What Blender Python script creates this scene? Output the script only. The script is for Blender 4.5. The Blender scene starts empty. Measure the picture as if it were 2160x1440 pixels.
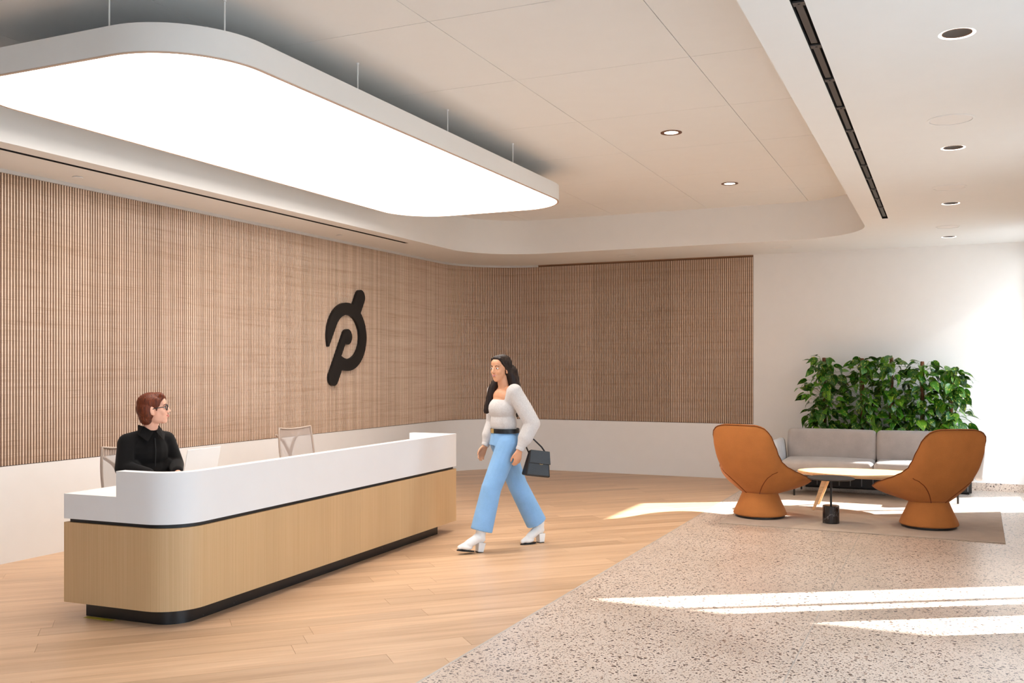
import bpy, bmesh, math, random
from mathutils import Vector, Matrix, Quaternion
random.seed(7)
scene = bpy.context.scene
C = scene.collection
PI = math.pi

# ------------------------------------------------------------------ camera
cam_d = bpy.data.cameras.new('camera'); cam = bpy.data.objects.new('camera', cam_d); C.objects.link(cam)
cam_d.sensor_width = 36.0; cam_d.sensor_fit = 'HORIZONTAL'
cam_d.lens = 36.0 * 2025.0 / 2160.0
cam_d.shift_y = (776.5 - 720.0) / 2160.0
cam_d.clip_start = 0.05; cam_d.clip_end = 300
cam.location = (0, 0, 1.6)
cam.rotation_euler = (PI / 2, 0, math.radians(24.316))
scene.camera = cam
scene.cycles.max_bounces = 8

# ------------------------------------------------------------------ world, sun, exposure
scene.view_settings.view_transform = 'Standard'
scene.view_settings.look = 'None'
scene.view_settings.gamma = 1.0
scene.view_settings.use_curve_mapping = False
scene.view_settings.exposure = 0.46
world = bpy.data.worlds.new('sky'); scene.world = world
world.use_nodes = True
wn = world.node_tree.nodes
wn['Background'].inputs[0].default_value = (0.63, 0.81, 1.0, 1)
wn['Background'].inputs[1].default_value = 4.3

def sun(name, d, energy, angle, col):
    l = bpy.data.lights.new(name, 'SUN'); l.energy = energy; l.angle = math.radians(angle); l.color = col
    o = bpy.data.objects.new(name, l); C.objects.link(o)
    o.rotation_euler = Vector(d).to_track_quat('-Z', 'Y').to_euler()
    o.location = (12, 14, 9)
    return o
sun('sun', (-0.853, -0.522, -0.552), 20.0, 0.6, (1.0, 0.97, 0.93))
sun('sun_off_glass_facade', (-0.853, 0.522, -0.552), 0.6, 4.0, (0.96, 0.98, 1.0))   # sunlight thrown back by glazing across the street

# ------------------------------------------------------------------ materials
def newmat(name):
    m = bpy.data.materials.new(name); m.use_nodes = True
    nt = m.node_tree; b = nt.nodes['Principled BSDF']
    return m, nt, b
def N(nt, t, **kw):
    n = nt.nodes.new(t)
    for k, v in kw.items():
        if k in n.inputs: n.inputs[k].default_value = v
        else: setattr(n, k, v)
    return n
def rgb(r, g, b): 
    f = lambda c: ((c / 255 + 0.055) / 1.055) ** 2.4 if c / 255 > 0.04045 else c / 255 / 12.92
    return (f(r), f(g), f(b), 1)
def ramp(nt, stops):
    n = nt.nodes.new('ShaderNodeValToRGB'); cr = n.color_ramp
    cr.elements[0].position, cr.elements[0].color = stops[0]
    cr.elements[1].position, cr.elements[1].color = stops[-1]
    for p, c in stops[1:-1]:
        e = cr.elements.new(p); e.color = c
    return n
def mixc(nt, fac, a, b, mode='MIX'):
    n = nt.nodes.new('ShaderNodeMix'); n.data_type = 'RGBA'; n.blend_type = mode
    for sock, v in ((n.inputs[0], fac), (n.inputs[6], a), (n.inputs[7], b)):
        if hasattr(v, 'is_output') or hasattr(v, 'links'): nt.links.new(v, sock)
        else: sock.default_value = v
    return n.outputs[2]
def coords(nt, kind='Object', scale=(1, 1, 1), rot=(0, 0, 0)):
    mp = N(nt, 'ShaderNodeMapping'); mp.inputs['Scale'].default_value = scale; mp.inputs['Rotation'].default_value = rot
    if kind == 'World':
        g = N(nt, 'ShaderNodeNewGeometry'); nt.links.new(g.outputs['Position'], mp.inputs['Vector'])
    else:
        g = N(nt, 'ShaderNodeTexCoord'); nt.links.new(g.outputs[kind], mp.inputs['Vector'])
    return mp.outputs[0]
def noise(nt, vec, scale=5, detail=3, rough=0.5):
    n = N(nt, 'ShaderNodeTexNoise'); n.inputs['Scale'].default_value = scale; n.inputs['Detail'].default_value = detail
    n.inputs['Roughness'].default_value = rough
    nt.links.new(vec, n.inputs['Vector']); return n.outputs['Fac']
def bump(nt, b, h, strength=0.2, dist=0.01):
    n = N(nt, 'ShaderNodeBump'); n.inputs['Strength'].default_value = strength; n.inputs['Distance'].default_value = dist
    nt.links.new(h, n.inputs['Height']); nt.links.new(n.outputs[0], b.inputs['Normal'])
MATS = {}
def plain(name, col, rough=0.6, metal=0.0, spec=0.5, var=0.04, scale=6, bmp=0.0, bscale=60):
    m, nt, b = newmat(name)
    v = coords(nt, 'Object')
    f = noise(nt, v, scale, 3)
    lo = tuple(c * (1 - var) for c in col[:3]) + (1,); hi = tuple(min(1, c * (1 + var)) for c in col[:3]) + (1,)
    r = ramp(nt, [(0.3, lo), (0.7, hi)]); nt.links.new(f, r.inputs[0])
    nt.links.new(r.outputs[0], b.inputs['Base Color'])
    b.inputs['Roughness'].default_value = rough; b.inputs['Metallic'].default_value = metal
    b.inputs['Specular IOR Level'].default_value = spec
    if bmp: bump(nt, b, noise(nt, v, bscale, 2), bmp, 0.004)
    MATS[name] = m
    return m
def fabric(name, col, scale=260, strength=0.35, var=0.1, rough=0.9):
    m, nt, b = newmat(name)
    v = coords(nt, 'Object')
    f = noise(nt, v, scale, 2); g = noise(nt, v, 7, 3)
    lo = tuple(c * (1 - var) for c in col[:3]) + (1,); hi = tuple(min(1, c * (1 + var)) for c in col[:3]) + (1,)
    r = ramp(nt, [(0.3, lo), (0.7, hi)]); nt.links.new(f, r.inputs[0])
    r2 = ramp(nt, [(0.3, (0.92, 0.92, 0.92, 1)), (0.7, (1.05, 1.05, 1.05, 1))]); nt.links.new(g, r2.inputs[0])
    nt.links.new(mixc(nt, 1.0, r.outputs[0], r2.outputs[0], 'MULTIPLY'), b.inputs['Base Color'])
    b.inputs['Roughness'].default_value = rough; b.inputs['Specular IOR Level'].default_value = 0.2
    b.inputs['Sheen Weight'].default_value = 0.06
    bump(nt, b, f, strength, 0.002)
    return m
WHITE = plain('white_paint', rgb(237, 236, 234), 0.75, var=0.008, spec=0.2)
CEIL = plain('ceiling_white', rgb(237, 238, 237), 0.85, var=0.006, spec=0.15)
SOLID = plain('white_solid_surface', rgb(240, 239, 238), 0.42, var=0.006, spec=0.35)
BLACK = plain('black_metal', rgb(24, 23, 23), 0.45, var=0.1)
BLACKM = plain('black_matte', rgb(20, 19, 19), 0.7, var=0.1)
DARKG = plain('dark_grey_metal', rgb(72, 66, 63), 0.5, var=0.06)
GREYM = plain('grey_metal_trim', rgb(205, 203, 200), 0.4, var=0.03)
STEEL = plain('brushed_steel', rgb(196, 190, 184), 0.35, metal=0.8, var=0.04)
BRONZE = plain('bronze_trim', rgb(118, 84, 66), 0.45, metal=0.3, var=0.05)
SLATBACK = plain('slat_backing_brown', rgb(112, 80, 56), 0.7, var=0.06)
LOGO = plain('logo_black', rgb(22, 20, 20), 0.55, var=0.05)
ASPHALT = plain('pavement_grey', rgb(160, 156, 150), 0.9, var=0.08, scale=2)
SKIN1 = plain('skin_light', rgb(228, 172, 146), 0.5, var=0.03, scale=14)
SKIN2 = plain('skin_tan', rgb(216, 158, 122), 0.5, var=0.03, scale=14)
LIP = plain('lip_rose', rgb(190, 98, 92), 0.45)
EYEW = plain('eye_white', rgb(238, 234, 230), 0.3)
EYED = plain('eye_dark', rgb(38, 26, 20), 0.2)
BLACKCLOTH = fabric('black_cloth', rgb(13, 11, 11), 200, 0.15, 0.15)
KNIT = fabric('grey_knit', rgb(206, 202, 200), 120, 0.5, 0.07)
DENIM = fabric('light_blue_denim', rgb(136, 180, 224), 220, 0.25, 0.06)
LEATHERB = plain('black_leather', rgb(15, 16, 19), 0.38, bmp=0.15, bscale=150)
LEATHERW = plain('white_leather', rgb(232, 230, 226), 0.42, bmp=0.08, bscale=120)
GOLD = plain('gold_metal', rgb(226, 190, 120), 0.3, metal=0.9)
ORANGE = fabric('ochre_wool', rgb(184, 117, 62), 300, 0.3, 0.07)
ORANGE_D = fabric('ochre_piping', rgb(122, 64, 26), 300, 0.2, 0.05)
GREYFAB = fabric('grey_wool', rgb(176, 170, 167), 320, 0.35, 0.10)
OFFFAB = fabric('pale_grey_wool', rgb(202, 203, 206), 320, 0.3, 0.08)
RUG = fabric('rug_weave', rgb(186, 168, 152), 180, 0.6, 0.16)
MESHFAB = None

def hair(name, c0, c1):
    m, nt, b = newmat(name)
    v = coords(nt, 'Object', (90, 90, 7))
    f = noise(nt, v, 1.6, 4)
    r = ramp(nt, [(0.3, c0), (0.75, c1)]); nt.links.new(f, r.inputs[0])
    nt.links.new(r.outputs[0], b.inputs['Base Color']); b.inputs['Roughness'].default_value = 0.5; b.inputs['Specular IOR Level'].default_value = 0.3
    bump(nt, b, f, 0.5, 0.004)
    return m
HAIR1 = hair('auburn_hair', rgb(54, 22, 11), rgb(126, 58, 28))
HAIR2 = hair('dark_hair', rgb(16, 10, 8), rgb(46, 29, 22))

def emit(name, col, s):
    m, nt, b = newmat(name)
    b.inputs['Base Color'].default_value = (0.9, 0.9, 0.9, 1)
    b.inputs['Emission Color'].default_value = col; b.inputs['Emission Strength'].default_value = s
    return m
PANEL_GLOW = emit('light_panel_diffuser', (1.0, 0.93, 0.865, 1), 3.9)
LAMP_GLOW = emit('lamp_glow', (1.0, 0.84, 0.66, 1), 9.0)
RING_GLOW = emit('ring_glow', (1.0, 0.90, 0.80, 1), 2.6)

def floor_wood():
    m, nt, b = newmat('oak_plank')
    oi = N(nt, 'ShaderNodeObjectInfo')
    ad = N(nt, 'ShaderNodeVectorMath', operation='MULTIPLY_ADD')
    g = N(nt, 'ShaderNodeNewGeometry')
    rot = N(nt, 'ShaderNodeMapping'); rot.inputs['Rotation'].default_value = (0, 0, -PI / 4)
    nt.links.new(g.outputs['Position'], rot.inputs['Vector'])
    ad.inputs[1].default_value = (1, 1, 1)
    nt.links.new(rot.outputs[0], ad.inputs[0])
    cmb = N(nt, 'ShaderNodeCombineXYZ'); mul = N(nt, 'ShaderNodeMath', operation='MULTIPLY'); mul.inputs[1].default_value = 40
    nt.links.new(oi.outputs['Random'], mul.inputs[0]); nt.links.new(mul.outputs[0], cmb.inputs[0]); nt.links.new(mul.outputs[0], cmb.inputs[2])
    nt.links.new(cmb.outputs[0], ad.inputs[2])
    sc = N(nt, 'ShaderNodeMapping'); sc.inputs['Scale'].default_value = (0.55, 9, 9); nt.links.new(ad.outputs[0], sc.inputs['Vector'])
    sc2 = N(nt, 'ShaderNodeMapping'); sc2.inputs['Scale'].default_value = (3, 110, 60); nt.links.new(ad.outputs[0], sc2.inputs['Vector'])
    f = noise(nt, sc.outputs[0], 1.6, 4, 0.55); fine = noise(nt, sc2.outputs[0], 1.0, 3, 0.6)
    r = ramp(nt, [(0.25, rgb(194, 156, 121)), (0.5, rgb(213, 177, 142)), (0.75, rgb(223, 189, 156))]); nt.links.new(f, r.inputs[0])
    r2 = ramp(nt, [(0.3, (0.91, 0.90, 0.89, 1)), (0.65, (1.02, 1.02, 1.02, 1))]); nt.links.new(fine, r2.inputs[0])
    c = mixc(nt, 1.0, r.outputs[0], r2.outputs[0], 'MULTIPLY')
    r3 = ramp(nt, [(0.0, (0.84, 0.82, 0.80, 1)), (0.35, (0.97, 0.96, 0.95, 1)), (1.0, (1.05, 1.05, 1.05, 1))]); nt.links.new(oi.outputs['Random'], r3.inputs[0])
    nt.links.new(mixc(nt, 1.0, c, r3.outputs[0], 'MULTIPLY'), b.inputs['Base Color'])
    b.inputs['Roughness'].default_value = 0.36; b.inputs['Specular IOR Level'].default_value = 0.38
    bump(nt, b, fine, 0.06, 0.002)
    return m
OAK = floor_wood()
OAKGAP = plain('plank_gap_brown', rgb(112, 76, 50), 0.8)

def terrazzo():
    m, nt, b = newmat('terrazzo')
    v = coords(nt, 'World')
    base = ramp(nt, [(0.3, rgb(208, 188, 171)), (0.7, rgb(221, 203, 188))]); nt.links.new(noise(nt, v, 1.3, 3), base.inputs[0])
    col = base.outputs[0]
    def chips(col, scale, seed, thr, lo, hi, palette, warp=0.35):
        mp = N(nt, 'ShaderNodeMapping'); mp.inputs['Location'].default_value = (seed, seed * 1.7, 0); mp.inputs['Rotation'].default_value = (0, 0, seed)
        nt.links.new(v, mp.inputs['Vector'])
        wz = N(nt, 'ShaderNodeTexNoise'); wz.inputs['Scale'].default_value = scale * 0.8; wz.inputs['Detail'].default_value = 1
        nt.links.new(mp.outputs[0], wz.inputs['Vector'])
        ma = N(nt, 'ShaderNodeVectorMath', operation='MULTIPLY_ADD'); ma.inputs[1].default_value = (warp / scale * 2,) * 3
        nt.links.new(wz.outputs['Color'], ma.inputs[0]); nt.links.new(mp.outputs[0], ma.inputs[2])
        vo = N(nt, 'ShaderNodeTexVoronoi'); vo.inputs['Scale'].default_value = scale; vo.inputs['Randomness'].default_value = 1.0
        vo.voronoi_dimensions = '3D'
        nt.links.new(ma.outputs[0], vo.inputs['Vector'])
        sep = N(nt, 'ShaderNodeSeparateColor'); nt.links.new(vo.outputs['Color'], sep.inputs[0])
        # chip size differs from cell to cell; only a share of the cells holds a chip
        siz = N(nt, 'ShaderNodeMapRange'); siz.inputs[1].default_value = thr; siz.inputs[2].default_value = 1.0; siz.inputs[3].default_value = lo; siz.inputs[4].default_value = hi
        nt.links.new(sep.outputs[0], siz.inputs[0])
        lt = N(nt, 'ShaderNodeMath', operation='LESS_THAN'); nt.links.new(vo.outputs['Distance'], lt.inputs[0]); nt.links.new(siz.outputs[0], lt.inputs[1])
        gt = N(nt, 'ShaderNodeMath', operation='GREATER_THAN'); gt.inputs[1].default_value = thr; nt.links.new(sep.outputs[0], gt.inputs[0])
        an = N(nt, 'ShaderNodeMath', operation='MULTIPLY'); nt.links.new(lt.outputs[0], an.inputs[0]); nt.links.new(gt.outputs[0], an.inputs[1])
        pal = ramp(nt, palette); nt.links.new(sep.outputs[1], pal.inputs[0])
        return mixc(nt, an.outputs[0], col, pal.outputs[0])
    dark = [(0.0, rgb(46, 39, 37)), (0.4, rgb(70, 58, 54)), (0.75, rgb(108, 88, 77)), (1.0, rgb(152, 122, 102))]
    lightp = [(0.0, rgb(232, 222, 212)), (0.5, rgb(186, 166, 150)), (1.0, rgb(160, 146, 138))]
    col = chips(col, 120, 3.1, 0.45, 0.10, 0.45, lightp)
    col = chips(col, 85, 1.3, 0.45, 0.12, 0.48, [(0.0, rgb(122, 106, 98)), (1.0, rgb(176, 150, 132))])
    col = chips(col, 40, 7.7, 0.46, 0.13, 0.44, dark, 0.55)
    col = chips(col, 72, 5.2, 0.55, 0.10, 0.44, dark, 0.5)
    nt.links.new(col, b.inputs['Base Color'])
    b.inputs['Roughness'].default_value = 0.3; b.inputs['Specular IOR Level'].default_value = 0.4
    return m
TERRAZZO = terrazzo()

def slat_mat():
    m, nt, b = newmat('slat_wood')
    oi = N(nt, 'ShaderNodeObjectInfo')
    streak = noise(nt, coords(nt, 'World', (0.9, 0.9, 26)), 1.0, 4, 0.65)
    dots = noise(nt, coords(nt, 'World', (3.0, 3.0, 130)), 1.0, 2, 0.5)
    tone = noise(nt, coords(nt, 'World', (0.75, 0.75, 0.35)), 1.0, 1, 0.4)
    r = ramp(nt, [(0.28, rgb(198, 170, 146)), (0.45, rgb(212, 186, 163)), (0.7, rgb(219, 195, 173))]); nt.links.new(streak, r.inputs[0])
    r2 = ramp(nt, [(0.30, (0.80, 0.77, 0.74, 1)), (0.40, (1, 1, 1, 1))]); nt.links.new(dots, r2.inputs[0])
    r3 = ramp(nt, [(0.35, (0.92, 0.91, 0.90, 1)), (0.65, (1.05, 1.05, 1.05, 1))]); nt.links.new(tone, r3.inputs[0])
    r4 = ramp(nt, [(0.0, (0.84, 0.83, 0.82, 1)), (1.0, (1.10, 1.10, 1.11, 1))]); nt.links.new(oi.outputs['Random'], r4.inputs[0])
    c = mixc(nt, 1.0, r.outputs[0], r2.outputs[0], 'MULTIPLY'); c = mixc(nt, 1.0, c, r3.outputs[0], 'MULTIPLY')
    nt.links.new(mixc(nt, 1.0, c, r4.outputs[0], 'MULTIPLY'), b.inputs['Base Color'])
    b.inputs['Roughness'].default_value = 0.22; b.inputs['Specular IOR Level'].default_value = 0.5
    return m
SLATWOOD = slat_mat()

def veneer(name, a, bb, c, scale=(60, 60, 1.2), rough=0.45):
    m, nt, b = newmat(name)
    f = noise(nt, coords(nt, 'Object', scale), 1.0, 4, 0.6)
    g = noise(nt, coords(nt, 'Object', (2.2, 2.2, 0.3)), 1.0, 2)
    r = ramp(nt, [(0.3, a), (0.5, bb), (0.7, c)]); nt.links.new(f, r.inputs[0])
    r2 = ramp(nt, [(0.3, (0.93, 0.92, 0.91, 1)), (0.7, (1.04, 1.04, 1.04, 1))]); nt.links.new(g, r2.inputs[0])
    nt.links.new(mixc(nt, 1.0, r.outputs[0], r2.outputs[0], 'MULTIPLY'), b.inputs['Base Color'])
    b.inputs['Roughness'].default_value = rough; b.inputs['Specular IOR Level'].default_value = 0.4
    return m
DESKWOOD = veneer('desk_veneer', rgb(203, 166, 119), rgb(210, 174, 128), rgb(216, 181, 136), (140, 140, 1.0))
TABLEWOOD = veneer('table_oak', rgb(206, 166, 118), rgb(220, 184, 138), rgb(230, 196, 152), (4, 60, 60))

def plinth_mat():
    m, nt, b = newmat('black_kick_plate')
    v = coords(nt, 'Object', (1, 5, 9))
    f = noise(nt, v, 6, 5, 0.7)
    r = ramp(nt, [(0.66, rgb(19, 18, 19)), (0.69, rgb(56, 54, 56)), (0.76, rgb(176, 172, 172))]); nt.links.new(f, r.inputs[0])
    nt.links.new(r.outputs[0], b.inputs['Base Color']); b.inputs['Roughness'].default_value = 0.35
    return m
PLINTH = plinth_mat()

def marble():
    m, nt, b = newmat('black_marble')
    v = coords(nt, 'Object')
    f = noise(nt, v, 5, 5, 0.6)
    r = ramp(nt, [(0.0, rgb(28, 26, 27)), (0.493, rgb(36, 33, 34)), (0.5, rgb(128, 124, 124)), (0.507, rgb(36, 33, 34)), (1.0, rgb(52, 48, 48))]); nt.links.new(f, r.inputs[0])
    nt.links.new(r.outputs[0], b.inputs['Base Color']); b.inputs['Roughness'].default_value = 0.2
    return m
MARBLE = marble()

def leaf_mat():
    m, nt, b = newmat('pothos_leaf')
    oi = N(nt, 'ShaderNodeObjectInfo')
    mp = coords(nt, 'Object', (9, 2.2, 2))
    ad = N(nt, 'ShaderNodeVectorMath', operation='ADD'); mul = N(nt, 'ShaderNodeMath', operation='MULTIPLY'); mul.inputs[1].default_value = 50
    nt.links.new(oi.outputs['Random'], mul.inputs[0]); nt.links.new(mp, ad.inputs[0]); nt.links.new(mul.outputs[0], ad.inputs[1])
    f = noise(nt, ad.outputs[0], 1.6, 3, 0.6)
    r0 = ramp(nt, [(0.0, rgb(16, 62, 10)), (0.5, rgb(32, 94, 15)), (0.8, rgb(58, 122, 24)), (1.0, rgb(104, 156, 40))]); nt.links.new(oi.outputs['Random'], r0.inputs[0])
    st = ramp(nt, [(0.57, (0, 0, 0, 1)), (0.66, (1, 1, 1, 1))]); nt.links.new(f, st.inputs[0])
    nt.links.new(mixc(nt, st.outputs[0], r0.outputs[0], rgb(196, 206, 84)), b.inputs['Base Color'])
    b.inputs['Roughness'].default_value = 0.32; b.inputs['Specular IOR Level'].default_value = 0.5
    b.inputs['Transmission Weight'].default_value = 0.0
    b.inputs['Subsurface Weight'].default_value = 0.0
    return m
LEAF = leaf_mat()
STEM = plain('green_stem', rgb(92, 130, 52), 0.6, var=0.15)
MOSS = plain('coir_pole', rgb(112, 72, 48), 0.95, var=0.25, scale=40, bmp=0.8, bscale=80)
SOIL = plain('dark_soil', rgb(46, 36, 30), 0.95, var=0.3, scale=30)

def glass():
    m, nt, b = newmat('window_glass')
    t = N(nt, 'ShaderNodeBsdfTransparent'); g = N(nt, 'ShaderNodeBsdfGlossy'); g.inputs['Roughness'].default_value = 0.02
    mx = N(nt, 'ShaderNodeMixShader'); mx.inputs[0].default_value = 0.05
    nt.links.new(t.outputs[0], mx.inputs[1]); nt.links.new(g.outputs[0], mx.inputs[2])
    nt.links.new(mx.outputs[0], nt.nodes['Material Output'].inputs[0])
    return m
GLASS = glass()
def mesh_fabric():
    m, nt, b = newmat('chair_mesh_fabric')
    b.inputs['Base Color'].default_value = rgb(188, 176, 170); b.inputs['Roughness'].default_value = 0.9
    t = N(nt, 'ShaderNodeBsdfTransparent'); mx = N(nt, 'ShaderNodeMixShader'); mx.inputs[0].default_value = 0.55
    nt.links.new(t.outputs[0], mx.inputs[1]); nt.links.new(b.outputs[0], mx.inputs[2])
    nt.links.new(mx.outputs[0], nt.nodes['Material Output'].inputs[0])
    return m
MESHFAB = mesh_fabric()
CHAIRFRAME = plain('chair_frame_taupe', rgb(182, 164, 150), 0.5)

# ------------------------------------------------------------------ mesh helpers
class B:
    """collects shapes that form ONE mesh"""
    def __init__(s): s.v = []; s.f = []
    def add(s, vs, fs, M=None):
        o = len(s.v)
        s.v += [tuple(M @ Vector(p)) for p in vs] if M else [tuple(p) for p in vs]
        s.f += [tuple(i + o for i in f) for f in fs]; return s
    def box(s, x0, x1, y0, y1, z0, z1, M=None):
        return s.add([(x0, y0, z0), (x1, y0, z0), (x1, y1, z0), (x0, y1, z0), (x0, y0, z1), (x1, y0, z1), (x1, y1, z1), (x0, y1, z1)],
                     [(3, 2, 1, 0), (4, 5, 6, 7), (0, 1, 5, 4), (1, 2, 6, 5), (2, 3, 7, 6), (3, 0, 4, 7)], M)
    def prism(s, poly, z0, z1, M=None):
        a = sum(poly[i][0] * poly[(i + 1) % len(poly)][1] - poly[(i + 1) % len(poly)][0] * poly[i][1] for i in range(len(poly)))
        if a < 0: poly = poly[::-1]
        n = len(poly)
        return s.add([(x, y, z0) for x, y in poly] + [(x, y, z1) for x, y in poly],
                     [tuple(range(n - 1, -1, -1)), tuple(range(n, 2 * n))] + [(i, (i + 1) % n, n + (i + 1) % n, n + i) for i in range(n)], M)
    def ribbon(s, outer, inner, z0, z1):
        """open wall between two paths of equal length"""
        n = len(outer)
        vs = [(x, y, z) for z in (z0, z1) for p in (outer, inner) for x, y in p]
        O0, I0, O1, I1 = 0, n, 2 * n, 3 * n; fs = []
        for i in range(n - 1):
            j = i + 1
            fs += [(O0 + i, O0 + j, O1 + j, O1 + i), (I0 + j, I0 + i, I1 + i, I1 + j), (O1 + i, O1 + j, I1 + j, I1 + i), (O0 + j, O0 + i, I0 + i, I0 + j)]
        fs += [(O0, O1, I1, I0), (O0 + n - 1, I0 + n - 1, I1 + n - 1, O1 + n - 1)]
        return s.add(vs, fs)
    def lathe(s, prof, seg=24, c=(0, 0, 0), M=None, ring=False):
        vs = []; fs = []; n = len(prof)
        for r, z in prof:
            for k in range(seg):
                a = 2 * PI * k / seg; vs.append((c[0] + r * math.cos(a), c[1] + r * math.sin(a), c[2] + z))
        for i in range(n - 1):
            for k in range(seg):
                kk = (k + 1) % seg; fs.append((i * seg + k, i * seg + kk, (i + 1) * seg + kk, (i + 1) * seg + k))
        if ring:
            for k in range(seg):
                kk = (k + 1) % seg; fs.append(((n - 1) * seg + k, (n - 1) * seg + kk, kk, k))
        else:
            fs.append(tuple(range(seg - 1, -1, -1))); fs.append(tuple((n - 1) * seg + k for k in range(seg)))
        return s.add(vs, fs, M)
    def tube(s, path, r, seg=8):
        path = [Vector(p) for p in path]; n = len(path); vs = []; fs = []
        rs = r if isinstance(r, (list, tuple)) else [r] * n
        up = None
        for i, p in enumerate(path):
            t = (path[min(i + 1, n - 1)] - path[max(i - 1, 0)]).normalized()
            if up is None: up = t.orthogonal().normalized()
            up = (up - t * up.dot(t)).normalized(); w = t.cross(up)
            for k in range(seg):
                a = 2 * PI * k / seg; vs.append(tuple(p + (up * math.cos(a) + w * math.sin(a)) * rs[i]))
        for i in range(n - 1):
            for k in range(seg):
                kk = (k + 1) % seg; fs.append((i * seg + k, i * seg + kk, (i + 1) * seg + kk, (i + 1) * seg + k))
        fs.append(tuple(range(seg - 1, -1, -1))); fs.append(tuple((n - 1) * seg + k for k in range(seg)))
        return s.add(vs, fs)
    def caps(s, p0, r0, p1, r1, seg=16):
        """tapered capsule"""
        p0, p1 = Vector(p0), Vector(p1); d = p1 - p0; L = d.length
        q = d.to_track_quat('Z', 'Y') if L > 1e-6 else Quaternion()
        prof = [(max(r0 * math.cos(a), 1e-4), r0 * math.sin(a)) for a in [-PI / 2 + PI / 2 * i / 5 for i in range(6)]]
        prof += [(max(r1 * math.cos(a), 1e-4), L + r1 * math.sin(a)) for a in [PI / 2 * i / 5 for i in range(6)]]
        return s.lathe(prof, seg, M=Matrix.Translation(p0) @ q.to_matrix().to_4x4())
    def ell(s, c, r, R=None, seg=20):
        prof = [(max(math.cos(a), 1e-4), math.sin(a)) for a in [-PI / 2 + PI * i / 12 for i in range(13)]]
        M = Matrix.Translation(c) @ (R.to_4x4() if R else Matrix.Identity(4)) @ Matrix.Diagonal((r[0], r[1], r[2], 1))
        return s.lathe(prof, seg, M=M)
    def cushion(s, x0, x1, y0, y1, z0, z1, r=0.04, crown=0.0, side=0.0, M=None):
        """rounded box with a crowned top and soft sides"""
        cx, cy, cz = (x0 + x1) / 2, (y0 + y1) / 2, (z0 + z1) / 2; h = ((x1 - x0) / 2, (y1 - y0) / 2, (z1 - z0) / 2)
        r = min(r, min(h) * 0.98)
        def axis(hh):
            e = [hh - r + r * math.tan(PI / 4 * k / 3) for k in range(4)]
            i = hh - r
            mid = [-i + 2 * i * k / 6 for k in range(1, 6)]
            return [-q for q in e[::-1]] + mid + e
        ax = [axis(q) for q in h]; idx = {}; vs = []; fs = []
        def vert(p):
            key = tuple(round(q, 6) for q in p)
            if key not in idx:
                c = [max(-(hh - r), min(hh - r, q)) for q, hh in zip(p, h)]
                d = Vector([q - cc for q, cc in zip(p, c)])
                if d.length > 1e-9: d = d.normalized() * r
                w = [cc + dd for cc, dd in zip(c, d)]
                u, v_, t = w[0] / h[0], w[1] / h[1], w[2] / h[2]
                w[2] += crown * max(0, 1 - u * u) * max(0, 1 - v_ * v_) * max(0, t)
                w[0] += side * u * max(0, 1 - t * t) * max(0, 1 - v_ * v_)
                w[1] += side * v_ * max(0, 1 - t * t) * max(0, 1 - u * u)
                idx[key] = len(vs); vs.append((w[0] + cx, w[1] + cy, w[2] + cz))
            return idx[key]
        for a in range(3):
            b_, c_ = (a + 1) % 3, (a + 2) % 3
            for sgn in (-1, 1):
                for i in range(len(ax[b_]) - 1):
                    for j in range(len(ax[c_]) - 1):
                        q = []
                        for (ii, jj) in ((i, j), (i + 1, j), (i + 1, j + 1), (i, j + 1)):
                            p = [0, 0, 0]; p[a] = sgn * h[a]; p[b_] = ax[b_][ii]; p[c_] = ax[c_][jj]; q.append(vert(p))
                        fs.append(tuple(q if sgn > 0 else q[::-1]))
        return s.add(vs, fs, M)
    def mesh(s, name):
        me = bpy.data.meshes.new(name); me.from_pydata(s.v, [], s.f); me.update(); return me
    def obj(s, name, mat, parent=None, smooth=None, bevel=0, bseg=2, **props):
        me = s.mesh(name)
        if mat: me.materials.append(mat)
        o = bpy.data.objects.new(name, me); C.objects.link(o)
        if parent: o.parent = parent
        if smooth is not None: shade(me, smooth)
        if bevel:
            m = o.modifiers.new('bevel', 'BEVEL'); m.width = bevel; m.segments = bseg; m.limit_method = 'ANGLE'; m.angle_limit = math.radians(40)
        for k, v in props.items(): o[k] = v
        return o
def shade(me, ang):
    me.polygons.foreach_set('use_smooth', [True] * len(me.polygons))
    if ang < 180: me.set_sharp_from_angle(angle=math.radians(ang))
def tag(o, label, cat=None, group=None, kind=None):
    o['label'] = label
    if cat: o['category'] = cat
    if group: o['group'] = group
    if kind: o['kind'] = kind
    return o
def thing(name, loc=(0, 0, 0), rz=0, label=None, cat=None, group=None):
    o = bpy.data.objects.new(name, None); C.objects.link(o); o.empty_display_size = 0.1
    o.location = loc; o.rotation_euler = (0, 0, rz)
    if label: tag(o, label, cat, group)
    return o
def struct(o, label=None):
    o['kind'] = 'structure'
    if label: o['label'] = label
    return o
def copy_tree(o, parent=None):
    c = o.copy(); C.objects.link(c); c.parent = parent
    for ch in [q for q in bpy.data.objects if q.parent == o]: copy_tree(ch, c)
    return c
def remesh(b, name, mat, parent=None, voxel=0.006, smooth=6):
    """melts overlapping shapes into one continuous skin"""
    o = b.obj('tmp', None)
    m = o.modifiers.new('r', 'REMESH'); m.mode = 'VOXEL'; m.voxel_size = voxel
    sm = o.modifiers.new('s', 'SMOOTH'); sm.factor = 0.5; sm.iterations = smooth
    dg = bpy.context.evaluated_depsgraph_get()
    me = bpy.data.meshes.new_from_object(o.evaluated_get(dg)); me.name = name
    old = o.data; bpy.data.objects.remove(o); bpy.data.meshes.remove(old)
    me.materials.clear(); me.materials.append(mat); shade(me, 180)
    r = bpy.data.objects.new(name, me); C.objects.link(r)
    if parent: r.parent = parent
    return r
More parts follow.
